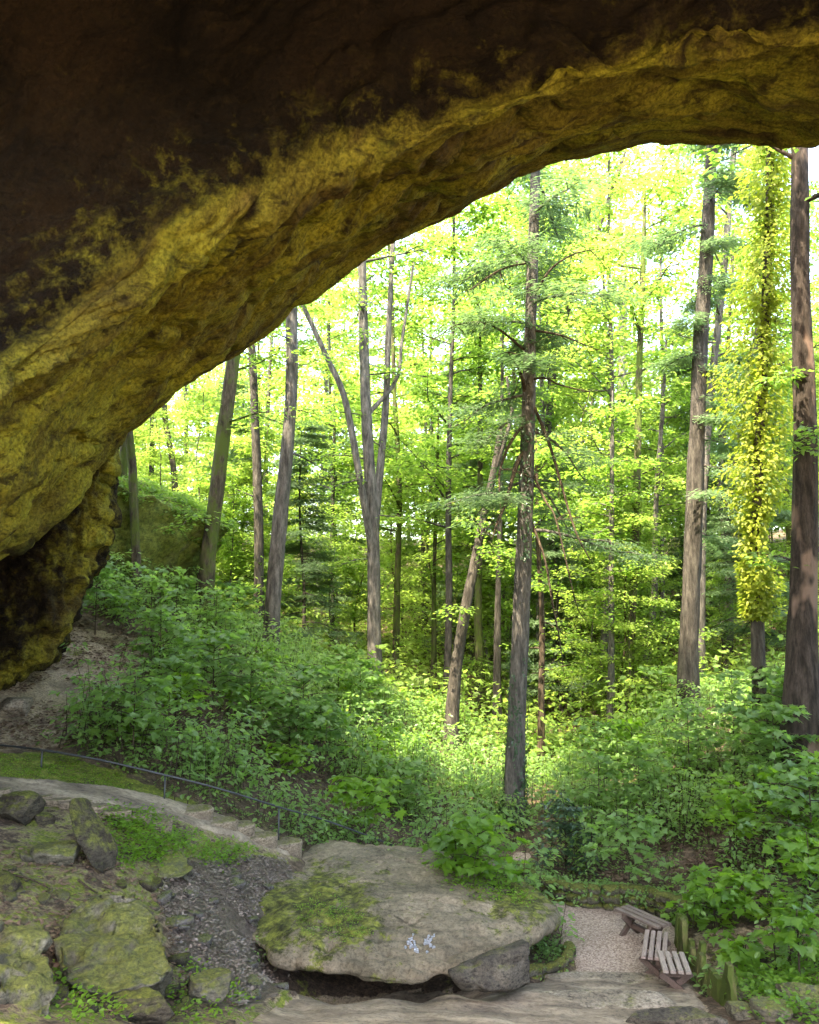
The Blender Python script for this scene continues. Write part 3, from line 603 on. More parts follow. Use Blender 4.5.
o = grock('tall moss-covered rock outcrop rising behind the left foot of the arch', 150, 640, (5.2, 4.5, 6.4), 33, 'outcrop', R(-12), sub=6, tilt=(0, R(24), 0), cutd=.55, amp=.08, name='rock_outcrop', sink=.3)
o.location = at(120, 560, 25.5)
# small countable stones in the gully and on the slope
SC = [rock_geo((1, .8, .5), 200 + k, 3, 6, .55) for k in range(5)]
SM = []
for k, (V_, F_) in enumerate(SC):
    SM.append(V_)
stones_src = [bpy.data.meshes.new('stone') for _ in range(5)]
def many(name, label, cat, group, n, poly, smin, smax, mat, seed):
    rg = np.random.default_rng(seed); P = np.array(poly, float); k = 0; first = {}
    while k < n:
        a_, b_ = rg.uniform(P[:, 0].min(), P[:, 0].max()), rg.uniform(P[:, 1].min(), min(P[:, 1].max(), 1030))
        if not inpoly(np.array([a_]), np.array([b_]), poly)[0]: continue
        p = ground_at(a_, b_); v = k % 5; sz = smin + (smax - smin) * rg.random() ** 2.2
        if v not in first: first[v] = mesh(name, SC[v][0], SC[v][1], M[mat]); o = first[v]; tag(o, label, cat, group)
        else: o = first[v].copy(); COL.objects.link(o)
        o.location = p + [0, 0, sz * .08]; o.scale = (sz,) * 3; o.rotation_euler = (rg.normal() * .25, rg.normal() * .25, rg.random() * 6.3); k += 1
many('stone', 'small loose grey stone in the wet gully left of the boulder', 'stone', 'loose stones in the wet gully', 60, Z_scree, .06, .24, 'wet_rock', 1)
many('stone', 'small mossy stone scattered over the lower left slope', 'stone', 'small mossy stones on the left slope', 45, [(0,850),(160,880),(180,960),(240,1010),(60,1015),(0,950)], .06, .2, 'moss_rock', 2)
many('stone', 'dark half-buried stone on the lower left slope', 'stone', 'half-buried stones on the left slope', 26, [(0,845),(160,870),(185,960),(240,1010),(60,1020),(0,950)], .16, .42, 'dark_rock', 5)
many('stone', 'small stone on the dirt right of the timber edging', 'stone', 'small stones in the clearing', 22, [(700,940),(819,935),(819,1020),(740,1020)], .05, .18, 'moss_rock', 3)

# stone steps of the left footpath and broad steps of the rock floor
def slab(name, label, cat, px_, py_, size, rz, seed, mat, group=None, dz=0):
    rg = np.random.default_rng(seed); p = ground_at(px_, py_); n_ = 40; th = np.arange(n_) / n_ * 2 * np.pi
    r_ = 1 / (np.abs(np.cos(th)) ** 3.4 + np.abs(np.sin(th)) ** 3.4) ** (1 / 3.4) * (1 + .14 * fbm(np.stack([np.cos(th) * 1.5 + seed, np.sin(th) * 1.5, 0 * th], 1), 3, seed))
    Vs = []
    for f_, z_ in [(.01, 1), (.4, 1.0), (.75, 1.0), (.93, .98), (1, .85), (1.02, .5), (1.0, 0), (.99, -2.5)]:
        q = np.stack([np.cos(th) * r_ * size[0] / 2 * f_, np.sin(th) * r_ * size[1] / 2 * f_, np.full(n_, z_ * size[2])], 1)
        q[:, 2] += .012 * fbm(q * 6 + seed, 3, seed); Vs.append(q)
    o = mesh(name, np.vstack(Vs), grid_faces(8, n_, True), M[mat], loc=p + [0, 0, dz]); o.rotation_euler = (0, 0, rz); return tag(o, label, cat, group)
for k, (a_, b_, sz, lb) in enumerate([(185, 812, (.85, .5, .07), 'long flat stone step at the upper end of the footpath steps'), (212, 824, (.75, .42, .08), 'second flat stone step down the footpath'),
        (234, 828, (.6, .4, .09), 'third stone step of the footpath, split at its edge'), (255, 839, (.7, .4, .09), 'fourth stone step of the footpath above the boulder'), (278, 846, (.8, .45, .10), 'lowest stone step of the footpath touching the boulder')]):
    slab('stone_step', lb, 'step', a_, b_, sz, R(33), 60 + k, 'kerb_rock', 'stone steps of the left footpath', -.035)
for k in range(9):
    a_ = -5 + k * 20; b_ = 795 + k * 3.2 + (k > 5) * (k - 5) * 2
    slab('kerb_stone', 'flat weathered kerb stone edging the footpath under the handrail', 'kerb stone', a_, b_, (.42, .17, .05), R(13), 80 + k, 'kerb_rock', 'kerb stones along the left footpath', .02)
slab('stone_step', 'broad worn sandstone step at the end of the gravel path', 'step', 612, 984, (1.75, .42, .07), R(-2), 71, 'ledge_' if False else 'tan_rock', 'broad steps of the rock floor', -.005)
slab('stone_step', 'broad worn sandstone step nearest the bottom of the picture', 'step', 590, 1006, (1.9, .5, .09), R(2), 72, 'tan_rock', 'broad steps of the rock floor', -.01)

# curved mossy retaining wall behind the gravel path
def wall_stones(name, label, pts, hgt, thk, seed, cw=.34, ch=.16, mat='wall_rock'):
    rg = np.random.default_rng(seed); W = resample(np.array([ground_at(*p) for p in pts]), 200); sl_ = np.concatenate([[0], np.cumsum(np.linalg.norm(np.diff(W[:, :2], axis=0), axis=1))])
    mb = MB(); z0 = -.12; r_ = 0
    while z0 < hgt:
        s0 = -rg.random() * .2; hh = ch * rg.uniform(.8, 1.2)
        while s0 < sl_[-1]:
            wd = cw * rg.uniform(.6, 1.4); sc_ = np.clip(s0 + wd / 2, 0, sl_[-1]); p = np.array([np.interp(sc_, sl_, W[:, k]) for k in range(3)])
            q = np.array([np.interp(min(sc_ + .05, sl_[-1]), sl_, W[:, k]) for k in range(3)]); q2 = np.array([np.interp(max(sc_ - .05, 0), sl_, W[:, k]) for k in range(3)])
            ang = math.atan2(q[1] - q2[1], q[0] - q2[0]); V_, F_ = ICO[3]; V_ = np.sign(V_) * np.abs(V_) ** .75 * np.array([wd * .56, thk / 2, hh * .58])
            V_ = V_ * (1 + .30 * fbm(V_ * 9 + rg.random() * 50, 3, seed))[:, None]
            mb.add(V_ @ rotz(ang + rg.normal() * .06).T + p + [rg.normal() * .015, rg.normal() * .015, z0 + hh / 2], F_); s0 += wd
        z0 += hh; r_ += 1
    return tag(mb.build(name, M[mat]), label, 'wall')
wall_stones('retaining_wall', 'low curved mossy stone wall along the back of the gravel path', [(520,884),(545,897),(580,908),(620,908),(650,912),(690,925)], .26, .26, 3, .26, .12)
wall_stones('stone_kerb', 'low curved mossy kerb beside the right end of the boulder', [(532,976),(552,972),(568,962),(568,950)], .06, .16, 4, .3, .12)

# mossy timber edging: upright boards
te = ground_at(690, 960); edging = empty('timber_edging', te, 'row of short mossy upright boards retaining the bank right of the benches', 'edging')
pts = resample(np.array([ground_at(*p) for p in [(676,944),(684,958),(693,975),(704,990),(722,1004),(736,1008)]]), 15)
for k in range(14):
    rg = np.random.default_rng(k); p = pts[k] * .5 + pts[k + 1] * .5; d_ = pts[k + 1] - pts[k]; ang = math.atan2(d_[1], d_[0]); wd = np.hypot(d_[0], d_[1]) * .74
    mb = MB(); hh = .42 + rg.normal() * .07 - .006 * k; n_ = 7; tl = rg.normal() * .16 + .3
    zz = np.linspace(-.2, hh, n_); Vs = []
    for z_ in zz:
        q = np.array([[-wd / 2, -.035, 0], [wd / 2, -.035, 0], [wd / 2, .035, 0], [-wd / 2, .035, 0]]) * (1 - .06 * (z_ == zz[-1])); q = q @ rotz(ang).T
        nrm_ = np.array([-math.sin(ang), math.cos(ang), 0]); q += p - te + [0, 0, z_] - nrm_ * 0 + np.array([.9, .3, 0]) * tl * max(z_, 0) * .5; q += rg.normal(size=3) * .006; Vs.append(q)
    mb.add(np.vstack(Vs), [grid_faces(n_, 4, True), np.array([[3, 2, 1, 0]]), np.arange(4)[None] + (n_ - 1) * 4]); mb.build('board', M['moss_wood'], edging, smooth=False)

# ------------------------------------------------------------------ benches
def bench(label, back, front, width, nsl, mat, height=.38):
    """back, front: pixel of the seat centre line ends, projected onto the seat plane"""
    def on(px_, py_, z):
        d = raydir(px_, py_); return CAM + d * ((z - CAM[2]) / d[2])
    g = ground_at((back[0] + front[0]) / 2, (back[1] + front[1]) / 2 + 22); zt = g[2] + height
    a_, b_ = on(*back, zt), on(*front, zt); c_ = (a_ + b_) / 2; Lb = np.linalg.norm(b_ - a_); ang = math.atan2(*(b_ - a_)[:2][::-1]) - math.pi / 2
    e = empty('bench', (c_[0], c_[1], g[2]), label, 'bench', 'slatted benches beside the gravel path', ang)
    sw = width / nsl; mb = MB()
    for k in range(nsl):
        V_ = []; x0 = -width / 2 + k * sw + .013; x1 = -width / 2 + (k + 1) * sw - .013; dz = .004 * math.sin(k * 2.3)
        prof = [(x0, -.035), (x1, -.035), (x1, -.005), (x1 - .008, 0), (x0 + .008, 0), (x0, -.005)]
        for y_ in (-Lb / 2 + .01 * (k % 2), Lb / 2 - .012 * ((k + 1) % 2)): V_ += [(x, y_, height + z + dz) for x, z in prof]
        mb.add(V_, [grid_faces(2, 6, True), np.arange(6)[None, ::-1], np.arange(6, 12)[None]])
    mb.build('seat', M[mat], e, smooth=False)
    for sy in (-1, 1):
        y_ = sy * (Lb / 2 - min(.22, Lb * .2)); leg = MB(); wd = width * .78
        for sx in (-1, 1):
            ang_ = math.atan2(height - .09, width * 1.02) ; ln_ = math.hypot(height - .08, width * 1.05)
            c2, s2 = math.cos(sx * ang_), math.sin(sx * ang_); rot = np.array([[c2, 0, -s2], [0, 1, 0], [s2, 0, c2]])
            leg.box((ln_, .05, .07), (0, y_ + sx * .031, (height - .08) / 2 + .01), rot)
        leg.box((width * .9, .07, .07), (0, y_, height - .072))
        leg.build('leg', M['wood_leg'], e, smooth=False)
    st = MB(); st.box((.07, Lb * .62, .07), (0, 0, height * .45)); st.build('stretcher', M['wood_leg'], e, smooth=False)
    return e
bench('long dark brown plank bench lying crossways beside the retaining wall', (622, 906), (665, 925), .31, 3, 'wood_brown')
bench('reddish slatted bench in the middle of the three', (656.6, 930.5), (653.5, 957.5), .34, 4, 'wood_red')
bench('greyish slatted bench nearest the rock floor', (670.4, 951), (677.3, 971.3), .37, 4, 'wood_grey')

# ------------------------------------------------------------------ handrail
hp = [(-60, 738, 13.6), (0, 745, 13.4), (42, 750, 13.2), (100, 760, 13.2), (165, 775, 13.3), (220, 789, 13.6), (279, 807, 14.2), (330, 822, 14.9), (392, 845, 15.6)]
H3 = np.array([at(*p) for p in hp]); hr = empty('handrail', H3[4] * [1, 1, 0] + [0, 0, float(H(H3[4][0], H3[4][1]))], 'thin grey metal handrail following the footpath down to the boulder', 'handrail')
base = np.array(hr.location)
V_, F_ = tube(H3 - base, [.016] * len(H3), 8, n=60); mesh('rail', V_, F_, M['metal'], hr)
for k in (0, 2, 4, 6, 8):
    p = H3[k] - base; zb = float(H(H3[k][0], H3[k][1])) - base[2] - .15
    V_, F_ = tube([p + [0, 0, -.005], [p[0], p[1], (p[2] + zb) / 2], [p[0], p[1], zb]], [.014] * 3, 6); mesh('post', V_, F_, M['metal'], hr)

# ------------------------------------------------------------------ leaves
T_D = (np.array([[0, 0, 0], [.32, .45, .05], [0, 1, -.04], [-.32, .45, .05]]), [np.array([[0, 1, 2, 3]])])
T_O = (np.array([[0, 0, 0], [.26, .3, .06], [.24, .65, .04], [0, 1, -.08], [-.24, .65, .04], [-.26, .3, .06]]), [np.array([[0, 1, 2, 3]]), np.array([[0, 3, 4, 5]])])
_mo = [(0, 0), (.18, .02), (.42, -.08), (.34, .14), (.62, .30), (.36, .40), (.40, .56), (.20, .58), (0, 1.0), (-.20, .58), (-.40, .56), (-.36, .40), (-.62, .30), (-.34, .14), (-.42, -.08), (-.18, .02)]
_mv = np.array([(x, y, .10 * abs(x) - .10 * y * y) for x, y in _mo])
T_M = (np.vstack([_mv, [[0, .35, -.02]]]), [np.array([[16, i, (i + 1) % 16] for i in range(16)])])
T_N = (np.array([[0, 0, 0], [.11, .5, 0], [0, 1, -.12], [-.11, .5, 0]]), [np.array([[0, 1, 2, 3]])])
def leaf_geo(P, head, nor, size, T):
    P = np.asarray(P, float); n = len(P); head = head / (np.linalg.norm(head, axis=1)[:, None] + 1e-9)
    nor = nor - head * np.sum(nor * head, 1)[:, None]; nor /= np.linalg.norm(nor, axis=1)[:, None] + 1e-9; sd = np.cross(head, nor)
    tv_, tf = T; k = len(tv_); size = np.broadcast_to(size, (n,))
    V_ = P[:, None] + size[:, None, None] * (tv_[None, :, 0:1] * sd[:, None] + tv_[None, :, 1:2] * head[:, None] + tv_[None, :, 2:3] * nor[:, None])
    Fs = {}
    for f in tf: Fs.setdefault(f.shape[1], []).append((f[None] + (np.arange(n) * k)[:, None, None]).reshape(-1, f.shape[1]))
    return V_.reshape(-1, 3), [np.vstack(v) for v in Fs.values()]
def spray(rg, centers, cr, nper, size, T, droop=.15, flat=.22):
    """flat sprays of leaves about each center"""
    n = len(centers); cr = np.broadcast_to(cr, (n,)); c = np.repeat(centers, nper, 0); rr = np.repeat(cr, nper); m_ = len(c)
    a_ = rg.random(m_) * 2 * np.pi; r_ = np.sqrt(rg.random(m_)); tl = np.repeat(rg.normal(size=(n, 2)) * flat, nper, 0)
    dx, dy = np.cos(a_) * r_ * rr, np.sin(a_) * r_ * rr
    P = c + np.stack([dx, dy, dx * tl[:, 0] + dy * tl[:, 1] - droop * r_ ** 2 * rr + rg.normal(size=m_) * .06 * rr], 1)
    hd = np.stack([np.cos(a_) + rg.normal(size=m_) * .5, np.sin(a_) + rg.normal(size=m_) * .5, -.25 + rg.normal(size=m_) * .25], 1)
    no = np.stack([rg.normal(size=m_) * .35, rg.normal(size=m_) * .35, np.ones(m_)], 1)
    return leaf_geo(P, hd, no, size * rg.uniform(.65, 1.25, m_), T)

def branchy(rg, trunkP, trunkR, z0, z1, nlimb, llen, up=(.15, .6), leafsize=.2, nper=16, cr=.6, sub=4, T=T_D, hem=False, az=None):
    """limbs and leaves for one tree in local coordinates; returns (limb MB, leaf V, F)"""
    limbs = MB(); cents = []; hz = trunkP[:, 2]; tdir = []
    for k in range(nlimb):
        f_ = (k + rg.random()) / nlimb; z = z0 + (z1 - z0) * f_; p = np.array([np.interp(z, hz, trunkP[:, i]) for i in range(3)]); r0 = np.interp(z, hz, trunkR)
        a_ = rg.random() * 2 * np.pi if az is None else az + rg.normal() * .7; Lb = llen * rg.uniform(.55, 1.1) * (1 - .45 * f_ if not hem else 1 - .6 * f_)
        el = rg.uniform(*up); d = np.array([math.cos(a_), math.sin(a_), el]); d /= np.linalg.norm(d); q = [p]; n_ = 6
        for j in range(n_):
            d = d + rg.normal(size=3) * .13 + ([0, 0, -.10] if hem else [0, 0, -.02]); d /= np.linalg.norm(d); q.append(q[-1] + d * Lb / n_)
        q = np.array(q); rb = max(min(r0 * .42, .015 * Lb + .012), .012); limbs.add(*tube(q, np.linspace(rb, .006, len(q)), 5))
        for j in range(sub):
            i = 1 + int(rg.random() * (n_ - 1)); b0 = q[i]; a2 = a_ + rg.choice([-1, 1]) * rg.uniform(.5, 1.2); l2 = Lb * rg.uniform(.2, .42)
            e2 = b0 + np.array([math.cos(a2), math.sin(a2), rg.uniform(-.1, .35) if not hem else -.15]) * l2
            limbs.add(*tube([b0, (b0 + e2) / 2 + [0, 0, .04], e2], [rb * .4, rb * .28, .005], 4)); cents += [b0 * .35 + e2 * .65, e2]; tdir += [a2, a2]
        for i in range(2, n_ + 1): cents.append(q[i]); tdir.append(a_)
    cents = np.array(cents)
    if hem:
        n_ = len(cents); nt_ = nper; c = np.repeat(cents, nt_, 0); td = np.repeat(np.array(tdir), nt_); m_ = len(c); s1 = rg.uniform(-1, 1, m_) * cr; w_ = rg.normal(size=m_) * cr * .4
        P = c + np.stack([np.cos(td) * s1 - np.sin(td) * w_, np.sin(td) * s1 + np.cos(td) * w_, -.10 * np.abs(w_) - .05 * np.abs(s1) + rg.normal(size=m_) * .05], 1)
        sg = np.sign(w_ + 1e-6); hd = np.stack([np.cos(td) * .6 - np.sin(td) * sg, np.sin(td) * .6 + np.cos(td) * sg, -.25 + rg.normal(size=m_) * .12], 1)
        V_, F_ = leaf_geo(P, hd, np.stack([rg.normal(size=m_) * .2, rg.normal(size=m_) * .2, np.ones(m_)], 1), 1.3 * leafsize * rg.uniform(.6, 1.3, m_), T)
    else: V_, F_ = spray(rg, cents, cr * rg.uniform(.6, 1.25, len(cents)), nper, leafsize, T)
    return limbs, V_, F_

def main_tree(label, pts, Y, wpx, seed, mat, kind='tree', htop=21, crown=(12, 20, 14, 3.6), low=None, leaf='foliage', name='tree', stems=(), group=None, hem=False, ls=.2, extra=None, cat='tree'):
    """pts: pixels from foot upwards at distance Y; the trunk goes on above the picture to its real height"""
    rg = np.random.default_rng(seed); P = np.array([at(a_, b_, Y) for a_, b_ in pts]); r0 = wpx / 850 * Y / 2 / .97
    z_g = float(H(P[0][0], Y)); P[0][2] = min(P[0][2], z_g); P = np.vstack([[P[0][0], P[0][1], z_g - .4], P]) if P[0][2] > z_g - .3 else P
    foot = np.array([P[0][0], P[0][1], z_g])
    if htop:
        d = (P[-1] - P[-3]); d /= np.linalg.norm(d); k = (z_g + htop - P[-1][2]) / max(d[2], .3); P = np.vstack([P, P[-1] + d * k * .5, P[-1] + d * k])
    P = P - foot; tt = (P[:, 2] - P[0, 2]) / (max(htop, P[-1, 2]) - P[0, 2]); rad = r0 * (1.05 - .62 * tt); rad[-1] = r0 * (.15 if htop else .5); rad[0] *= 1.8; rad[1] *= 1.3
    P[1:-1, 1] += rg.normal(size=len(P) - 2) * .05
    tr = empty(name, foot, label, cat, group)
    V_, F_ = tube(P, rad, 22, .2, seed, n=110); trunk = MB(); trunk.add(V_, F_); Pr = resample(np.column_stack([P, rad]), 70)
    for st in stems:
        q = np.array([at(a_, b_, Y + st[1]) for a_, b_ in st[0]]) - foot
        q[0] = [np.interp(q[0][2], Pr[:, 2], Pr[:, i]) for i in range(3)]
        if st[3]: d = q[-1] - q[-2]; d /= np.linalg.norm(d); q = np.vstack([q, q[-1] + d * st[3]])
        trunk.add(*tube(q, np.linspace(st[2] / 850 * Y / 2, st[2] / 850 * Y / 4, len(q)), 9, .1, seed + 5, n=30))
    if crown:
        lb, V_, F_ = branchy(rg, Pr[:, :3], Pr[:, 3], crown[0], crown[1], crown[2], crown[3], leafsize=ls, nper=14 if not hem else 90, hem=hem, T=T_N if hem else T_D, cr=.75 if not hem else .6, up=(.15, .6) if not hem else (-.15, .25))
        trunk.merge(lb); mesh('crown', V_, F_, M[leaf], tr, smooth=False)
    if low:
        lb, V_, F_ = branchy(rg, Pr[:, :3], Pr[:, 3], low[0], low[1], low[2], low[3], leafsize=low[4] if len(low) > 4 else .15, nper=10 if not hem else 80, hem=hem, T=T_N if hem else T_D, cr=.5, up=(-.1, .4) if not hem else (-.3, .1), sub=3)
        trunk.merge(lb); mesh('side_foliage', V_, F_, M[leaf], tr, smooth=False)
    trunk.build('trunk', M[mat], tr)
    return tr, foot, Pr

T1 = main_tree('tall straight grey tree with ivy on its lower trunk, centre right', [(514,826),(516,740),(521,620),(526,480),(530,350),(535,190)], 20, 18, 1, 'bark_grey', low=(6.5, 12, 12, 2.8, .13), hem=True, leaf='hemlock', ls=.14, htop=19, crown=(11.5, 18.5, 12, 3.4))
T2 = main_tree('grey tree splitting into three slender stems, left of centre', [(375,700),(374,620),(373,530),(367,430),(364,350),(362,270)], 30, 13, 2, 'bark_grey', low=(5, 15, 10, 2.6), htop=24, crown=(14, 23, 10, 3.4),
    stems=[([(372,560),(360,480),(345,400),(328,360),(312,325)], -.5, 8, 3), ([(373,545),(380,470),(386,400),(388,340),(391,280)], .5, 9, 5), ([(386,420),(396,380),(402,340)], .5, 5, 3)])
main_tree('smooth pinkish grey trunk leaning right, left of the pair', [(270,655),(274,600),(280,520),(289,430),(292,370),(292,300)], 25.5, 15, 3, 'bark_grey', low=(6, 12, 5, 2), htop=22)
main_tree('darker slender trunk just behind the pinkish grey one', [(258,650),(259,580),(257,480),(254,400),(252,340)], 30, 10, 4, 'bark_brown', low=(5, 13, 6, 2.2), htop=22)
main_tree('dark mossy tree leaning right beside the left slope', [(204,610),(208,560),(216,500),(224,430),(234,350)], 24.5, 16, 5, 'bark_moss', low=(3, 10, 7, 2.2), htop=20)
main_tree('leaning broken trunk with bare top, left of the ivy tree', [(450,724),(456,670),(467,600),(481,530),(494,470),(500,436)], 26, 13, 6, 'bark_brown', htop=0, crown=None, low=(4, 8, 4, 1.8), stems=[([(492,478),(505,440),(512,412),(509,392)], 0, 5, .5)])
main_tree('tall brown trunk rising right of centre up to the arch', [(688,697),(689,640),(692,560),(695,470),(700,350),(706,250),(711,165)], 25, 18, 7, 'bark_brown', low=(5, 14, 12, 2.6, .14), htop=24, hem=True, leaf='hemlock', ls=.16, crown=(14, 23, 12, 3.2))
main_tree('thinner grey trunk close behind the tall brown one', [(697,680),(700,560),(704,470),(712,380),(722,280),(730,190)], 30, 10, 8, 'bark_grey', htop=24)
main_tree('dark slender trunk between the grey post-like stem and the brown trunk', [(628,720),(630,660),(634,560),(638,440),(640,360)], 30, 9, 9, 'bark_moss', low=(5, 12, 6, 2.2), htop=20)
main_tree('thin grey stem left of the dark slender trunk', [(610,745),(611,660),(611,560),(612,480)], 29, 7, 10, 'bark_grey', low=(4, 9, 6, 1.8), htop=12, crown=(7, 12, 8, 2))
main_tree('pale bluish grey trunk far behind the dark slender trunk', [(620,690),(620,560),(621,470),(622,400)], 44, 12, 11, 'bark_pale', htop=24)
T11 = main_tree('thick reddish brown trunk with flaking bark near the right edge', [(798,800),(801,700),(804,600),(806,500),(805,400),(802,270),(798,150)], 17.5, 26, 12, 'bark_red', low=(3, 9, 5, 1.5), htop=20, crown=(12, 19, 12, 3.4))
main_tree('slim forked tree between the brown trunk and the right edge', [(728,665),(727,600),(726,545),(733,470),(745,400),(758,330)], 34, 9, 13, 'bark_brown', low=(4, 12, 7, 2.4), htop=20, stems=[([(726,550),(720,490),(724,430),(728,350)], 0, 6, 5)])
main_tree('short-looking grey brown trunk far right behind the slope leaves', [(757,640),(758,560),(760,450),(760,380)], 36, 9, 14, 'bark_brown', low=(4, 12, 6, 2.4), htop=20)
main_tree('thin dark stem just right of the ivy tree', [(541,790),(541,700),(542,620),(538,540)], 27, 7, 15, 'twig', low=(3, 9, 8, 2), htop=11, crown=(6, 11, 8, 2.2))
main_tree('thin pale stem left of the ivy tree', [(497,770),(497,700),(498,600),(500,520)], 32, 7, 16, 'bark_brown', htop=16, crown=(8, 15, 10, 2.6))
main_tree('greenish stem between the leaning trunk and the ivy tree', [(480,760),(480,680),(478,600),(480,520)], 34, 8, 17, 'bark_moss', htop=17, crown=(9, 16, 10, 2.6))
main_tree('slender tree at the left rising beside the mossy outcrop', [(138,600),(136,540),(132,470),(128,410)], 23, 9, 18, 'bark_moss', htop=16, crown=(8, 15, 10, 2.6))
main_tree('second slender mossy stem tight against the arch foot', [(122,600),(120,520),(123,460),(126,400)], 24, 9, 19, 'bark_moss', htop=16, crown=(8, 15, 10, 2.6))
main_tree('thin brown stem left of the dark mossy tree', [(150,560),(151,480),(152,400)], 33, 6, 20, 'bark_brown', htop=16, crown=(9, 15, 8, 2.4))
main_tree('slanting thin stem beside the dark mossy tree', [(182,560),(174,480),(166,420),(162,360)], 33, 7, 21, 'bark_brown', htop=18, crown=(9, 16, 8, 2.4))
main_tree('leaning upper branch-like tree behind the ivy tree top', [(560,760),(556,600),(548,430),(560,340),(582,270),(605,210)], 38, 9, 22, 'bark_brown', htop=26, crown=(16, 25, 10, 3))
main_tree('thin stem low in the valley left of the three-stemmed tree', [(333,650),(333,600),(332,540),(334,470)], 38, 5, 23, 'bark_brown', htop=13, crown=(5, 13, 10, 2.4))
main_tree('thin stem low in the valley right of the three-stemmed tree', [(434,680),(434,600),(435,540),(437,480)], 38, 5, 24, 'bark_moss', htop=13, crown=(5, 13, 10, 2.4))
main_tree('pinkish thin trunk between the dark trunk and the brown trunk', [(646,725),(646,660),(654,600),(656,500)], 33, 7, 25, 'bark_grey', htop=15, crown=(7, 14, 8, 2.4))

# vine-covered tree left of the red trunk
rg = np.random.default_rng(77); vp = [(760,740),(758,640),(756,540),(760,420),(766,300),(770,150)]
Pv = np.array([at(a_, b_, 19.5) for a_, b_ in vp]); zg = float(H(Pv[0][0], 19.5)); foot = np.array([Pv[0][0], Pv[0][1], zg]); Pv = Pv - foot; Pv = np.vstack([[Pv[0][0], Pv[0][1], -.4], Pv[1:], Pv[-1] + [0, 0, 5]])
vt = empty('vine_tree', foot, 'tree trunk wholly wrapped in bright yellow-green vine, left of the red trunk', 'tree')
V_, F_ = tube(Pv, np.linspace(.17, .08, len(Pv)), 10, .1, n=40); mesh('trunk', V_, F_, M['bark_brown'], vt)
Q = resample(Pv, 500); n = 17000; k = (rg.random(n) ** 1.1 * 400).astype(int); k = 499 - k; a_ = rg.random(n) * 6.283
env = .50 + .9 * fbm(np.stack([Q[k, 2] * .8, np.cos(a_), np.sin(a_)], 1), 3, 5); env *= np.interp(Q[k, 2], [2, 5, 8, 13, 18], [.4, .8, 1.25, 1.05, .8])
r_ = env * rg.uniform(.3, 1.15, n); P = Q[k] + np.stack([np.cos(a_) * r_, np.sin(a_) * r_, 0 * r_], 1)
V_, F_ = leaf_geo(P, np.stack([np.cos(a_) * .7 + rg.normal(size=n) * .5, np.sin(a_) * .7 + rg.normal(size=n) * .5, -.5 + .4 * rg.normal(size=n)], 1), np.stack([np.cos(a_), np.sin(a_), .5 + rg.normal(size=n) * .3], 1), .115 * rg.uniform(.6, 1.4, n), T_O)
mesh('vine', V_, F_, M['vine'], vt, smooth=False)

def ivy_on(label, foot, Pr, z0, z1, n, seed, sz=.09, side=None, off=.03, name='ivy'):
    rg = np.random.default_rng(seed); z = z0 + (z1 - z0) * rg.random(n) ** 1.3; a_ = rg.random(n) * 6.283 if side is None else side + rg.normal(size=n) * .7
    keep = fbm(np.stack([np.cos(a_) * 1.5, np.sin(a_) * 1.5, z * .9], 1), 3, seed) > -.1; z, a_ = z[keep], a_[keep]; n = len(z)
    c = np.stack([np.interp(z, Pr[:, 2], Pr[:, i]) for i in range(3)], 1); r_ = np.interp(z, Pr[:, 2], Pr[:, 3]) + off * rg.uniform(.3, 2.5, n)
    P = c + np.stack([np.cos(a_) * r_, np.sin(a_) * r_, 0 * r_], 1)
    V_, F_ = leaf_geo(P, np.stack([rg.normal(size=n) * .5, rg.normal(size=n) * .5, -1 + 0 * z], 1), np.stack([np.cos(a_), np.sin(a_), .4 + 0 * z], 1), sz * rg.uniform(.6, 1.3, n), T_O)
    return tag(mesh(name, V_, F_, M['ivy'], loc=foot, smooth=False), label, 'ivy')
ivy_on('small-leaved ivy climbing the lower trunk of the tall grey tree', T1[1], T1[2], 0, 3.8, 1500, 5, .08)
ivy_on('dark ivy patches higher up the tall grey tree', T1[1], T1[2], 6.0, 9.5, 350, 6, .09, side=-1.9)

# dead drooping branches on the tall grey tree
db = MB(); rg = np.random.default_rng(12)
for (pl, w_) in [([(526,395),(520,372),(508,352)], 5), ([(528,440),(515,470),(505,505),(498,520),(492,540)], 5), ([(531,400),(548,440),(560,480),(575,530),(590,560)], 4), ([(530,380),(545,378),(560,385),(590,392)], 3), ([(531,330),(560,335),(585,345)], 3), ([(528,420),(512,440),(500,470),(500,500)], 4),
                 ([(532,300),(550,270),(572,255),(590,250)], 3), ([(531,520),(545,560),(552,600),(560,640)], 3), ([(527,460),(545,500),(556,520),(575,600)], 3), ([(524,350),(500,330),(480,322),(455,325)], 3), ([(530,262),(500,270),(470,290)], 3)]:
    q = np.array([at(a_, b_, 20 - .5 * i * .6) for i, (a_, b_) in enumerate(pl)]); db.add(*tube(q - T1[1], np.linspace(w_, 1.2, len(q)) / 850 * 20 / 2, 6, n=14))
    for j in range(5):
        i = rg.integers(1, len(q)); s0 = q[i]; e = s0 + rg.normal(size=3) * [.35, .3, .3] + [0, 0, -.25]; db.add(*tube(np.array([s0, (s0 + e) / 2 + rg.normal(size=3) * .05, e]) - T1[1], [.012, .009, .005], 4))
o = db.build('dead_branches', M['twig'], T1[0]); 

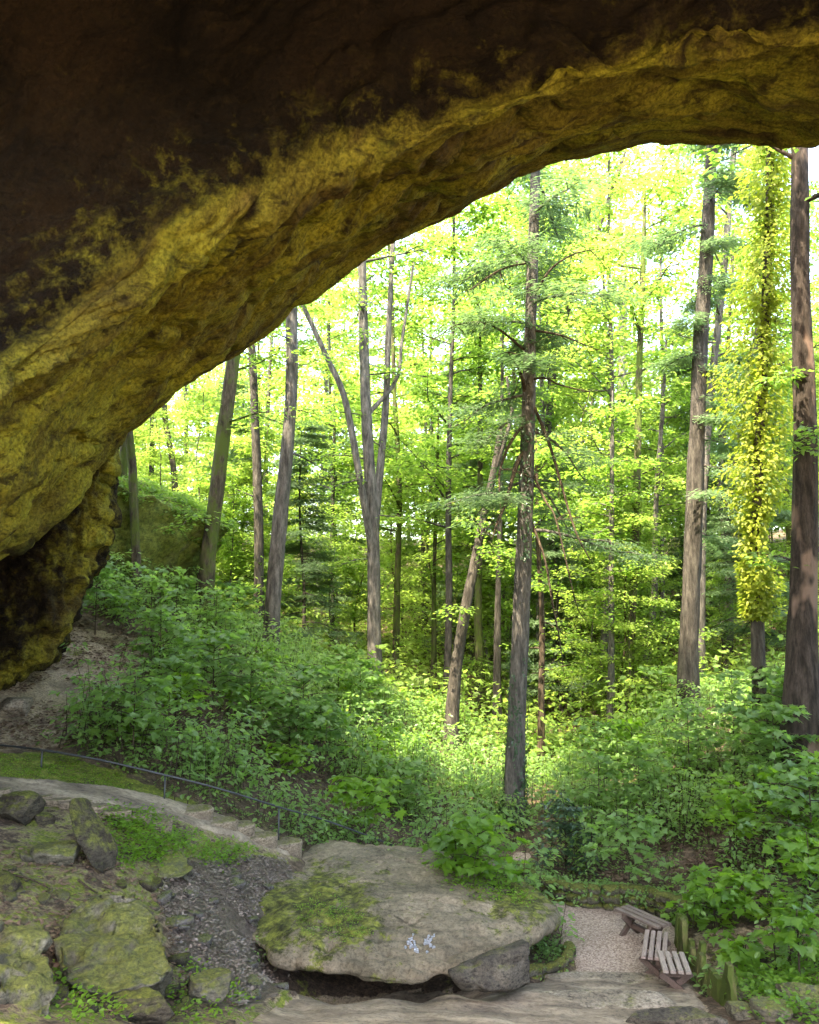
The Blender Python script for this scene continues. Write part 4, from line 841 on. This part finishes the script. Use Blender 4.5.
# ------------------------------------------------------------------ background trees: a few kinds, copied
def bg_tree(name, label, cat, group, h, seed, zc, nl_, ll, mat, leaf, ls=.22, r0=.16, nper=16, hem=False, cr=.8, sub=4, bend=.5):
    rg = np.random.default_rng(seed); n_ = 7; P = np.zeros((n_, 3)); P[:, 2] = np.linspace(-.4, h, n_); P[1:, :2] = np.cumsum(rg.normal(size=(n_ - 1, 2)) * bend * .3, 0)
    rad = np.linspace(r0, r0 * .15, n_); tr = empty(name, (0, 0, 0), label, cat, group)
    tk = MB(); tk.add(*tube(P, rad, 9, .1, seed, n=30)); Pr = resample(np.column_stack([P, rad]), 40)
    lb, V_, F_ = branchy(rg, Pr[:, :3], Pr[:, 3], zc, h * .98, nl_, ll, leafsize=ls, nper=nper, hem=hem, T=T_N if hem else T_D, cr=cr, sub=sub, up=(.1, .6) if not hem else (-.15, .15))
    tk.merge(lb); tk.build('trunk', M[mat], tr); mesh('crown', V_, F_, M[leaf], tr, smooth=False); return tr
protoC = [bg_tree('forest_tree', 'tall thin-trunked leafy tree in the sunlit forest behind', 'tree', 'tall trees of the forest behind', 26 + k, 300 + k, 7, 36, 4.0, ['bark_brown', 'bark_grey', 'bark_moss', 'bark_grey'][k], ['foliage', 'foliage_pale', 'foliage', 'foliage_pale'][k],   .22, .17, 21) for k in range(4)]
protoU = [bg_tree('young_tree', 'slender young tree with light green leaves among the forest trees', 'tree', 'young trees under the forest trees', 8 + 1.2 * k, 320 + k, 1.2, 26, 2.6, ['bark_brown', 'twig', 'bark_moss', 'bark_grey'][k], ['foliage', 'foliage_pale', 'foliage_pale', 'foliage_pale'][k], .15, .055, 20, cr=.65, bend=.7) for k in range(4)]
protoH = [bg_tree('hemlock_tree', 'grey-green hemlock with layered drooping boughs in the forest behind', 'tree', 'hemlocks of the forest behind', 15 + 3 * k, 340 + k, 1.8, 44, 2.9, 'bark_brown', 'hemlock', .17, .13, 62, True, .7, 4) for k in range(2)]
rg = np.random.default_rng(99); used = [0] * 10; allp = protoC + protoU + protoH; taken = []
def put(idx, x, y, sc):
    src = allp[idx]; o = src if not used[idx] else copy_tree(src); used[idx] = 1
    o.location = (x, y, float(H(x, y))); o.rotation_euler = (0, 0, rg.random() * 6.28); o.scale = (sc, sc, sc); taken.append((x, y))
def scatter(idxs, n, y0, y1, mind, smin, smax, keep=None):
    c_ = 0; tries = 0
    while c_ < n and tries < 6000:
        tries += 1; y = y0 + (y1 - y0) * rg.random() ** .8; x = rg.uniform(-.58, .58) * y
        if any((x - a_) ** 2 + (y - b_) ** 2 < mind ** 2 for a_, b_ in taken): continue
        if keep and not keep(x, y): continue
        put(int(rg.choice(idxs)), x, y, rg.uniform(smin, smax)); c_ += 1
scatter([0, 1, 2, 3], 20, 36, 78, 3.0, .8, 1.15)
for (a_, y_, k_, s__) in [(300, 31, 8, .62), (240, 36, 8, .8), (560, 33, 8, .75), (760, 30, 8, .8), (470, 44, 9, .95), (330, 44, 8, .9), (700, 42, 9, .9)]:
    put(k_, (a_ - CX) / F * y_, y_, s__)
for a_, y_ in [(395, 37), (445, 33), (340, 43), (505, 47), (565, 52), (318, 52), (425, 50), (540, 36), (600, 34), (660, 40), (478, 56), (370, 62), (560, 41), (620, 46), (520, 39), (730, 44), (790, 38)]: put(int(rg.integers(0, 4)), (a_ - CX) / F * y_, y_, rg.uniform(.85, 1.1))
scatter([4, 5, 6, 7], 34, 25, 38, 1.3, .6, 1.1, lambda x, y: not (y < 32 and -5 < x < 3.6) and not (y < 29 and x > 3))
scatter([4, 5, 6, 7], 95, 34, 66, 1.4, .8, 1.5)
# far wood
rg = np.random.default_rng(55); n = 5200; x = rg.uniform(-75, 75, n); y = rg.uniform(76, 108, n); cl = n2(x, y, .12, 3, 8)
zt = rg.random(n) ** .8 * (20 + 7 * cl); cents = np.stack([x, y, H(x, np.minimum(y, 119)) + zt], 1)
V_, F_ = spray(rg, cents, rg.uniform(1.0, 2.4, n), 18, .55, T_D)
tag(mesh('distant_woods', V_, F_, M['foliage_pale'], smooth=False), 'dense mass of bright leaves closing the far end of the valley', 'woods', kind='stuff')

# ------------------------------------------------------------------ undergrowth
def veg_ok(x, y, extra=()):
    z = H(x, y); p = proj(np.stack([x, y, z], 1)); bad = np.zeros(len(x), bool)
    for Zp in [Z_gravel, Z_ledge, Z_left, Z_dirt, Z_low, Z_clear, Z_curb] + list(extra): bad |= zmask(p, Zp)
    bad |= inpoly(x, y, [tuple(q[:2]) for q in L]); bad |= y < 8.5
    return ~bad, z, p
def plants(name, label, n, xr, yr, hmin, hmax, leafs, nleaf, T, mat, seed, dens=None, rad=.38, extra=()):
    rg = np.random.default_rng(seed); x = rg.uniform(*xr, n); y = rg.uniform(*yr, n); ok_, z, p = veg_ok(x, y, extra)
    ok_ &= n2(x, y, .35, 3, seed) > (dens(x, y, p) if dens else -.3) * 1.0 * np.ones(n); x, y, z = x[ok_], y[ok_], z[ok_]; n = len(x)
    h = rg.uniform(hmin, hmax, n) * (1 + .5 * n2(x, y, .5, 2, 3)); lean = rg.normal(size=(n, 2)) * .22
    nl = nleaf; i = np.repeat(np.arange(n), nl); m_ = len(i); tier = rg.integers(1, 5, m_) / 4.0; a_ = rg.random(m_) * 6.283; rr = rad * h[i] ** .6 * (1.15 - .6 * tier) * rg.uniform(.25, 1.1, m_)
    P = np.stack([x[i] + lean[i, 0] * h[i] * tier + np.cos(a_) * rr, y[i] + lean[i, 1] * h[i] * tier + np.sin(a_) * rr, z[i] + h[i] * tier * rg.uniform(.92, 1.05, m_) - rr * .15], 1)
    hd = np.stack([np.cos(a_), np.sin(a_), -.3 + rg.normal(size=m_) * .2], 1) + rg.normal(size=(m_, 3)) * .25; no = np.stack([rg.normal(size=m_) * .3, rg.normal(size=m_) * .3 - .12, np.ones(m_)], 1)
    V_, F_ = leaf_geo(P, hd, no, leafs * rg.uniform(.6, 1.3, m_) * np.clip(h[i], .5, 1.3) ** .4, T)
    o = tag(mesh(name, V_, F_, M[mat], smooth=False), label, 'plants', kind='stuff')
    # stems
    b0 = np.stack([x, y, z - .05], 1); b1 = np.stack([x + lean[:, 0] * h, y + lean[:, 1] * h, z + h], 1); q = []
    for k in range(3):
        aa = k * 2.094; q.append(b0 + [.010 * math.cos(aa), .010 * math.sin(aa), 0])
    for k in range(3):
        aa = k * 2.094; q.append(b1 + [.004 * math.cos(aa), .004 * math.sin(aa), 0])
    Vs = np.stack(q, 1).reshape(-1, 3); bs = (np.arange(n) * 6)[:, None]; Fs = np.vstack([bs + [0, 1, 4, 3], bs + [1, 2, 5, 4], bs + [2, 0, 3, 5]])
    s__ = mesh('stems', Vs, Fs, M['twig'], o); s__['kind'] = 'stuff'
    return o
dark_bank = lambda x, y, p: np.where(inpoly(p[:, 0], p[:, 1], [(600,830),(690,820),(740,850),(720,895),(680,905),(610,885)]), .08, -.35)
bx = [(250,700),(380,760),(430,800),(440,850),(300,800),(200,760)]
plants('undergrowth', 'thick leafy undergrowth covering the bank above the handrail', 3000, (-13, 2.2), (13.5, 30), .35, 1.15, .115, 40, T_O, 'shrub', 401, extra=([(490,838),(552,838),(558,890),(490,890)],))
plants('undergrowth', 'leafy undergrowth covering the slope right of the gravel path', 2500, (2.0, 16), (11.2, 30), .3, 1.05, .115, 40, T_O, 'shrub', 402, dark_bank, extra=([(490,838),(552,838),(600,905),(490,900)],))
plants('undergrowth', 'bright undergrowth over the valley floor among the trees', 3600, (-20, 22), (26, 66), .6, 2.2, .22, 26, T_D, 'foliage_pale', 403, rad=.7)
plants('ground_cover', 'low green ground cover along the edges of the paths and walls', 5200, (-10, 10), (11, 19), .05, .16, .06, 9, T_D, 'shrub', 404, lambda x, y, p: np.full(len(x), -.1), rad=.25)
def cover_poly(name, label, poly, n, hmin, hmax, ls, nl, mat, seed, T=T_D, rad=.22, surf=None):
    rg = np.random.default_rng(seed); P = np.array(poly, float); pts_ = []
    while len(pts_) < n:
        a_, b_ = rg.uniform(P[:, 0].min(), P[:, 0].max()), rg.uniform(P[:, 1].min(), P[:, 1].max())
        if inpoly(np.array([a_]), np.array([b_]), poly)[0]: pts_.append(surf(a_, b_) if surf else ground_at(a_, b_))
    c = np.array(pts_); i = np.repeat(np.arange(n), nl); m_ = len(i); h = rg.uniform(hmin, hmax, n)[i]; a_ = rg.random(m_) * 6.283; rr = rad * rg.random(m_)
    Pq = c[i] + np.stack([np.cos(a_) * rr, np.sin(a_) * rr, h * rg.random(m_)], 1)
    V_, F_ = leaf_geo(Pq, np.stack([np.cos(a_), np.sin(a_), .2 + rg.normal(size=m_) * .3], 1), np.stack([rg.normal(size=m_) * .4, rg.normal(size=m_) * .4, np.ones(m_)], 1), ls * rg.uniform(.5, 1.3, m_), T)
    return tag(mesh(name, V_, F_, M[mat], smooth=False), label, 'plants', kind='stuff')
cover_poly('ground_cover', 'small ferny plants and moss tufts on the slope beside the leaning rock', [(105,808),(150,815),(200,845),(250,850),(240,870),(170,860),(120,870)], 260, .05, .16, .06, 14, 'maple', 411)
cover_poly('ground_cover', 'green tufts around the large mossy rock in the lower left', [(40,990),(80,960),(100,985),(170,985),(180,955),(240,990),(240,1024),(60,1024)], 130, .03, .12, .05, 12, 'maple', 412)
cover_poly('ground_cover', 'low leafy plants over the stones in the lower right corner', [(735,985),(819,960),(819,1024),(760,1024)], 150, .05, .25, .08, 12, 'maple', 413)
cover_poly('ground_cover', 'plants growing between the boulder and its mossy kerb', [(530,945),(560,940),(566,958),(540,970)], 45, .03, .14, .06, 12, 'shrub', 414)
cover_poly('moss_tufts', 'yellow-green moss tufts beside the footpath', [(0,755),(60,755),(110,772),(140,795),(60,780),(0,778)], 260, .0, .03, .03, 12, 'vine' if False else 'maple', 415, rad=.12)

# litter
def litter(label, poly, n, sz, seed, mat='litter'):
    rg = np.random.default_rng(seed); W = np.array([ground_at(*q) for q in poly]); x = rg.uniform(W[:, 0].min(), W[:, 0].max(), n * 3); y = rg.uniform(W[:, 1].min(), W[:, 1].max(), n * 3)
    k = inpoly(x, y, W) & (n2(x, y, 1.2, 3, seed) > -.25); x, y = x[k][:n], y[k][:n]; n = len(x); a_ = rg.random(n) * 6.283
    V_, F_ = leaf_geo(np.stack([x, y, H(x, y) + .02 + rg.random(n) * .02], 1), np.stack([np.cos(a_), np.sin(a_), rg.normal(size=n) * .2], 1), np.stack([rg.normal(size=n) * .3, rg.normal(size=n) * .3, np.ones(n)], 1), sz * rg.uniform(.4, 1.3, n), T_O)
    return tag(mesh('leaf_litter', V_, F_, M[mat], smooth=False), label, 'litter', kind='stuff')
litter('dry brown leaves on the bare dirt under the foot of the arch', [(-20,645),(60,625),(150,635),(150,668),(100,705),(100,740),(60,750),(-20,752)], 3500, .09, 1)
litter('brown leaf litter on the shaded bank behind the retaining wall', [(590,800),(700,790),(800,830),(760,900),(690,915),(600,885)], 9000, .09, 2)
litter('scattered leaf litter on the lower left slope', [(0,850),(160,870),(180,960),(240,1010),(60,1015),(0,950)], 1500, .06, 3)
litter('scattered leaf litter on the dirt right of the timber edging', [(700,935),(819,925),(819,1020),(740,1010)], 1300, .06, 4)
litter('wet pale leaves and chips lying in the gully left of the boulder', Z_scree, 5200, .045, 6, 'wet_litter')
litter('leaf litter down the wooded left bank', [(100,740),(180,650),(300,680),(400,800),(300,800)], 6000, .1, 5)

# ------------------------------------------------------------------ individual broad-leaved saplings and shrubs
def sapling(label, base, h, seed, nb=9, spread=.6, ls=.17, nper=6, mat='maple', lean=(0, 0), cat='sapling', name='maple_sapling', T=T_M, z0=.3):
    rg = np.random.default_rng(seed); P = np.array([[0, 0, -.1], [lean[0] * .3, lean[1] * .3, h * .4], [lean[0], lean[1], h]]); o = empty(name, base, label, cat)
    V_, F_ = tube(P, [.018, .012, .006], 6, n=12); mesh('stem', V_, F_, M['twig'], o); tw = MB(); cents = []
    for k in range(nb):
        f_ = z0 + (1 - z0) * (k + .5) / nb; p = np.array([np.interp(f_ * h, P[:, 2], P[:, i]) for i in range(3)]); a_ = k * 2.4 + rg.normal() * .3; l_ = spread * rg.uniform(.6, 1.1) * (1.15 - .7 * f_)
        e = p + np.array([math.cos(a_) * l_, math.sin(a_) * l_, .12 + .1 * rg.normal()]); tw.add(*tube([p, (p + e) / 2 + [0, 0, .04], e], [.008, .006, .003], 4)); cents += [e, p * .45 + e * .55]
    cents.append(P[-1]); tw.build('twigs', M['twig'], o)
    V_, F_ = spray(rg, np.array(cents), ls * 1.3, nper, ls, T, droop=.35, flat=.15); mesh('leaves', V_, F_, M[mat], o, smooth=False); return o
sp = [('low maple sapling with bright leaves at the right of the benches', 715, 935, .6, 0.75, 12), ('broad bright maple shrub filling the ground behind the timber edging', 740, 922, .65, .85, 14),
      ('bright maple sapling reaching in at the right edge above the clearing', 812, 935, 1.25, .75, 12), ('small maple seedling in the middle of the clearing', 745, 975, .32, .2, 4),
      ('tall leafy sapling with flat pale leaf tiers on the right slope', 735, 860, 1.3, .7, 12), ('leafy sapling halfway up the right slope under the red trunk', 790, 850, 1.3, .8, 12),
      ('thin-stemmed sapling in the lower right corner', 800, 985, .9, .45, 8), ('pale-leaved shrub above the bend of the gravel path', 600, 835, 1.6, 1.0, 16),
      ('bluish green shrub on the right of the path bend', 640, 828, 1.7, .9, 16), ('large leafy sapling at the foot of the brown trunk', 690, 790, 1.9, 1.1, 16),
      ('leafy sapling in front of the red trunk base', 770, 800, 1.7, .9, 16), ('spreading sapling left of the red trunk', 735, 770, 2.2, 1.1, 18)]
for k, (lb, a_, b_, h_, spd, nb_) in enumerate(sp):
    b3 = ground_at(a_, b_); sapling(lb, b3, h_, 500 + k, nb_, spd, .15 if k < 7 else .15, 9, 'maple' if k < 7 else 'shrub')
for k, (lb, a_, b_, h_, spd, nb_) in enumerate([('leafy sapling beside the plant-draped boulder on the left bank', 175, 725, 1.3, .8, 14), ('tall leafy sapling at the top of the left bank under the outcrop', 150, 655, 2.0, 1.1, 18),
      ('spreading sapling on the left bank below the pinkish trunk', 250, 735, 1.6, 1.1, 18), ('arching sapling in the middle of the left bank', 320, 770, 1.4, 1.0, 16), ('sapling close above the handrail end', 400, 820, 1.2, .9, 14),
      ('leafy sapling against the arch foot at the top of the dirt', 95, 635, 1.6, .9, 14), ('pale-leaved sapling below the three-stemmed tree', 360, 735, 1.7, 1.1, 16), ('leafy sapling at the foot of the dark mossy tree', 215, 660, 1.8, 1.1, 16)]):
    b3 = ground_at(a_, b_); sapling(lb, b3, h_, 540 + k, nb_, spd, .15, 9, 'shrub')
def on_boulder(px_, py_):
    k = np.argmin(np.hypot(pb[:, 0] - px_, pb[:, 1] - py_) + np.where(top, 0, 1e3)); return Qd[k]
protos = []
for k in range(4):
    o = sapling('young broad-leaved sapling with flat leaf tiers in the undergrowth', (0, 0, 0), [1.1, 1.5, .9, 1.7][k], 620 + k, [12, 16, 12, 18][k], [.75, .95, .7, 1.1][k], .15, 9, ['maple', 'shrub', 'maple', 'shrub'][k], name='sapling'); o['group'] = 'saplings in the undergrowth'; protos.append(o)
rg = np.random.default_rng(640); cnt = 0; usedp = [0] * 4
while cnt < 56:
    y = rg.uniform(13.5, 27); x = rg.uniform(-.5, .52) * y; ok_, z_, p_ = veg_ok(np.array([x]), np.array([y]), ([(590,815),(720,815),(740,900),(600,890)], [(440,760),(600,760),(600,900),(440,900)]))
    if not ok_[0]: continue
    k = cnt % 4; o = protos[k] if not usedp[k] else copy_tree(protos[k]); usedp[k] = 1; o.location = (x, y, z_[0]); o.rotation_euler = (0, 0, rg.random() * 6.28); s0_ = rg.uniform(.7, 1.2); o.scale = (s0_,) * 3; cnt += 1
bb = on_boulder(478, 878); sapling('bright green maple bush growing on the right back of the flat boulder', bb, .8, 571, 18, .75, .17, 7, 'maple', name='maple_bush', cat='bush', z0=.1)
bb = on_boulder(455, 868); sapling('smaller green bush beside the maple bush on the boulder', bb, .45, 572, 10, .5, .15, 6, 'maple', name='bush', cat='bush', z0=.1)
cover_poly('ground_cover', 'fine leafy creepers on the mossy right shoulder of the boulder', [(425,855),(470,850),(520,880),(530,905),(490,900),(450,885)], 130, .02, .12, .05, 14, 'maple', 416, surf=on_boulder)
cover_poly('moss_tufts', 'small moss and fern tufts on the front of the flat boulder', [(295,905),(330,890),(362,915),(370,935),(330,945),(300,930)], 110, .0, .03, .022, 16, 'maple', 417, surf=on_boulder, rad=.07)
oc = bpy.data.objects[[o.name for o in COL.objects if o.name.startswith('rock_outcrop')][0]]
me = oc.data; n = len(me.vertices); vo_ = np.empty(n * 3, np.float32); me.vertices.foreach_get('co', vo_); vo_ = vo_.reshape(-1, 3); vn_ = np.array([v.normal[:] for v in me.vertices])
rzm = rotz(oc.rotation_euler[2]); vo_ = vo_ @ rzm.T + np.array(oc.location); vn_ = vn_ @ rzm.T; rg = np.random.default_rng(17)
ok_ = np.where((vn_[:, 2] > .05) & (fbm(vo_ * .8, 3, 3) > -.12))[0]; pk = rg.choice(ok_, 1900); V_, F_ = spray(rg, vo_[pk] + vn_[pk] * .06, .28, 12, .11, T_O)
tag(mesh('ground_cover', V_, F_, M['foliage'], smooth=False), 'ferny leaves growing over the moss-covered outcrop', 'plants', kind='stuff')
# dark ivy mound at the path bend
mp = ground_at(566, 872); sapling('dark-leaved ivy bush beside the bend of the gravel path', mp, 1.2, 601, 26, .55, .11, 16, 'ivy', name='ivy_bush', cat='bush', T=T_O, z0=.05)
wallp = [ground_at(a_, b_) for a_, b_ in zip(np.linspace(520, 690, 60), np.interp(np.linspace(520, 690, 60), [520, 545, 580, 620, 650, 690], [884, 897, 908, 908, 912, 925]))]
rg = np.random.default_rng(61); i = rg.integers(0, 60, 2600); c = np.array(wallp)[i] + np.stack([rg.normal(size=2600) * .12, rg.normal(size=2600) * .12 + .08, .05 + .30 * rg.random(2600) ** .6], 1)
V_, F_ = leaf_geo(c, np.stack([rg.normal(size=2600), rg.normal(size=2600) - .5, -.5 + rg.normal(size=2600) * .3], 1), np.stack([rg.normal(size=2600) * .4, -.4 + rg.normal(size=2600) * .4, np.ones(2600)], 1), .07 * rg.uniform(.5, 1.3, 2600), T_O)
tag(mesh('wall_creeper', V_, F_, M['shrub'], smooth=False), 'low green creeper growing over the curved retaining wall', 'creeper', kind='stuff')
# small pale blue-grey marks on the boulder
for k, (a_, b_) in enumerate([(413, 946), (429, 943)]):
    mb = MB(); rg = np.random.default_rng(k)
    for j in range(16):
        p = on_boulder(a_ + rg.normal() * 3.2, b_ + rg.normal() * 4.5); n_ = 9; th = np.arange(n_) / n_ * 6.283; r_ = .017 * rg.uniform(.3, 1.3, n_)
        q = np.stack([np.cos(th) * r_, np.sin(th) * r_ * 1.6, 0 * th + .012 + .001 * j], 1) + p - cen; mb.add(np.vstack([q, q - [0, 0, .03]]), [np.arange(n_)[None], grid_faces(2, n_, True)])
    mb.build('pale_mark', M['mark_pale'], boulder)
# fallen sticks
for k, (pts_, lb) in enumerate([([(10, 878), (28, 882), (50, 893)], 'fallen stick on the dirt left of the large mossy rock'), ([(78, 884), (92, 893), (98, 896)], 'short crooked twig above the large mossy rock'), ([(600, 1018), (640, 1000)], 'thin twig lying on the rock floor')]):
    q = np.array([ground_at(*p) + [0, 0, .03] for p in pts_]); b3 = q[0].copy(); V_, F_ = tube(q - b3, np.linspace(.014, .006, len(q)), 6, .1, n=8); tag(mesh('stick', V_, F_, M['twig'], loc=b3), lb, 'stick')
for me in stones_src: bpy.data.meshes.remove(me)
print('faces', sum(len(o.data.polygons) for o in COL.objects if o.type == 'MESH'), 'objects', len(COL.objects))
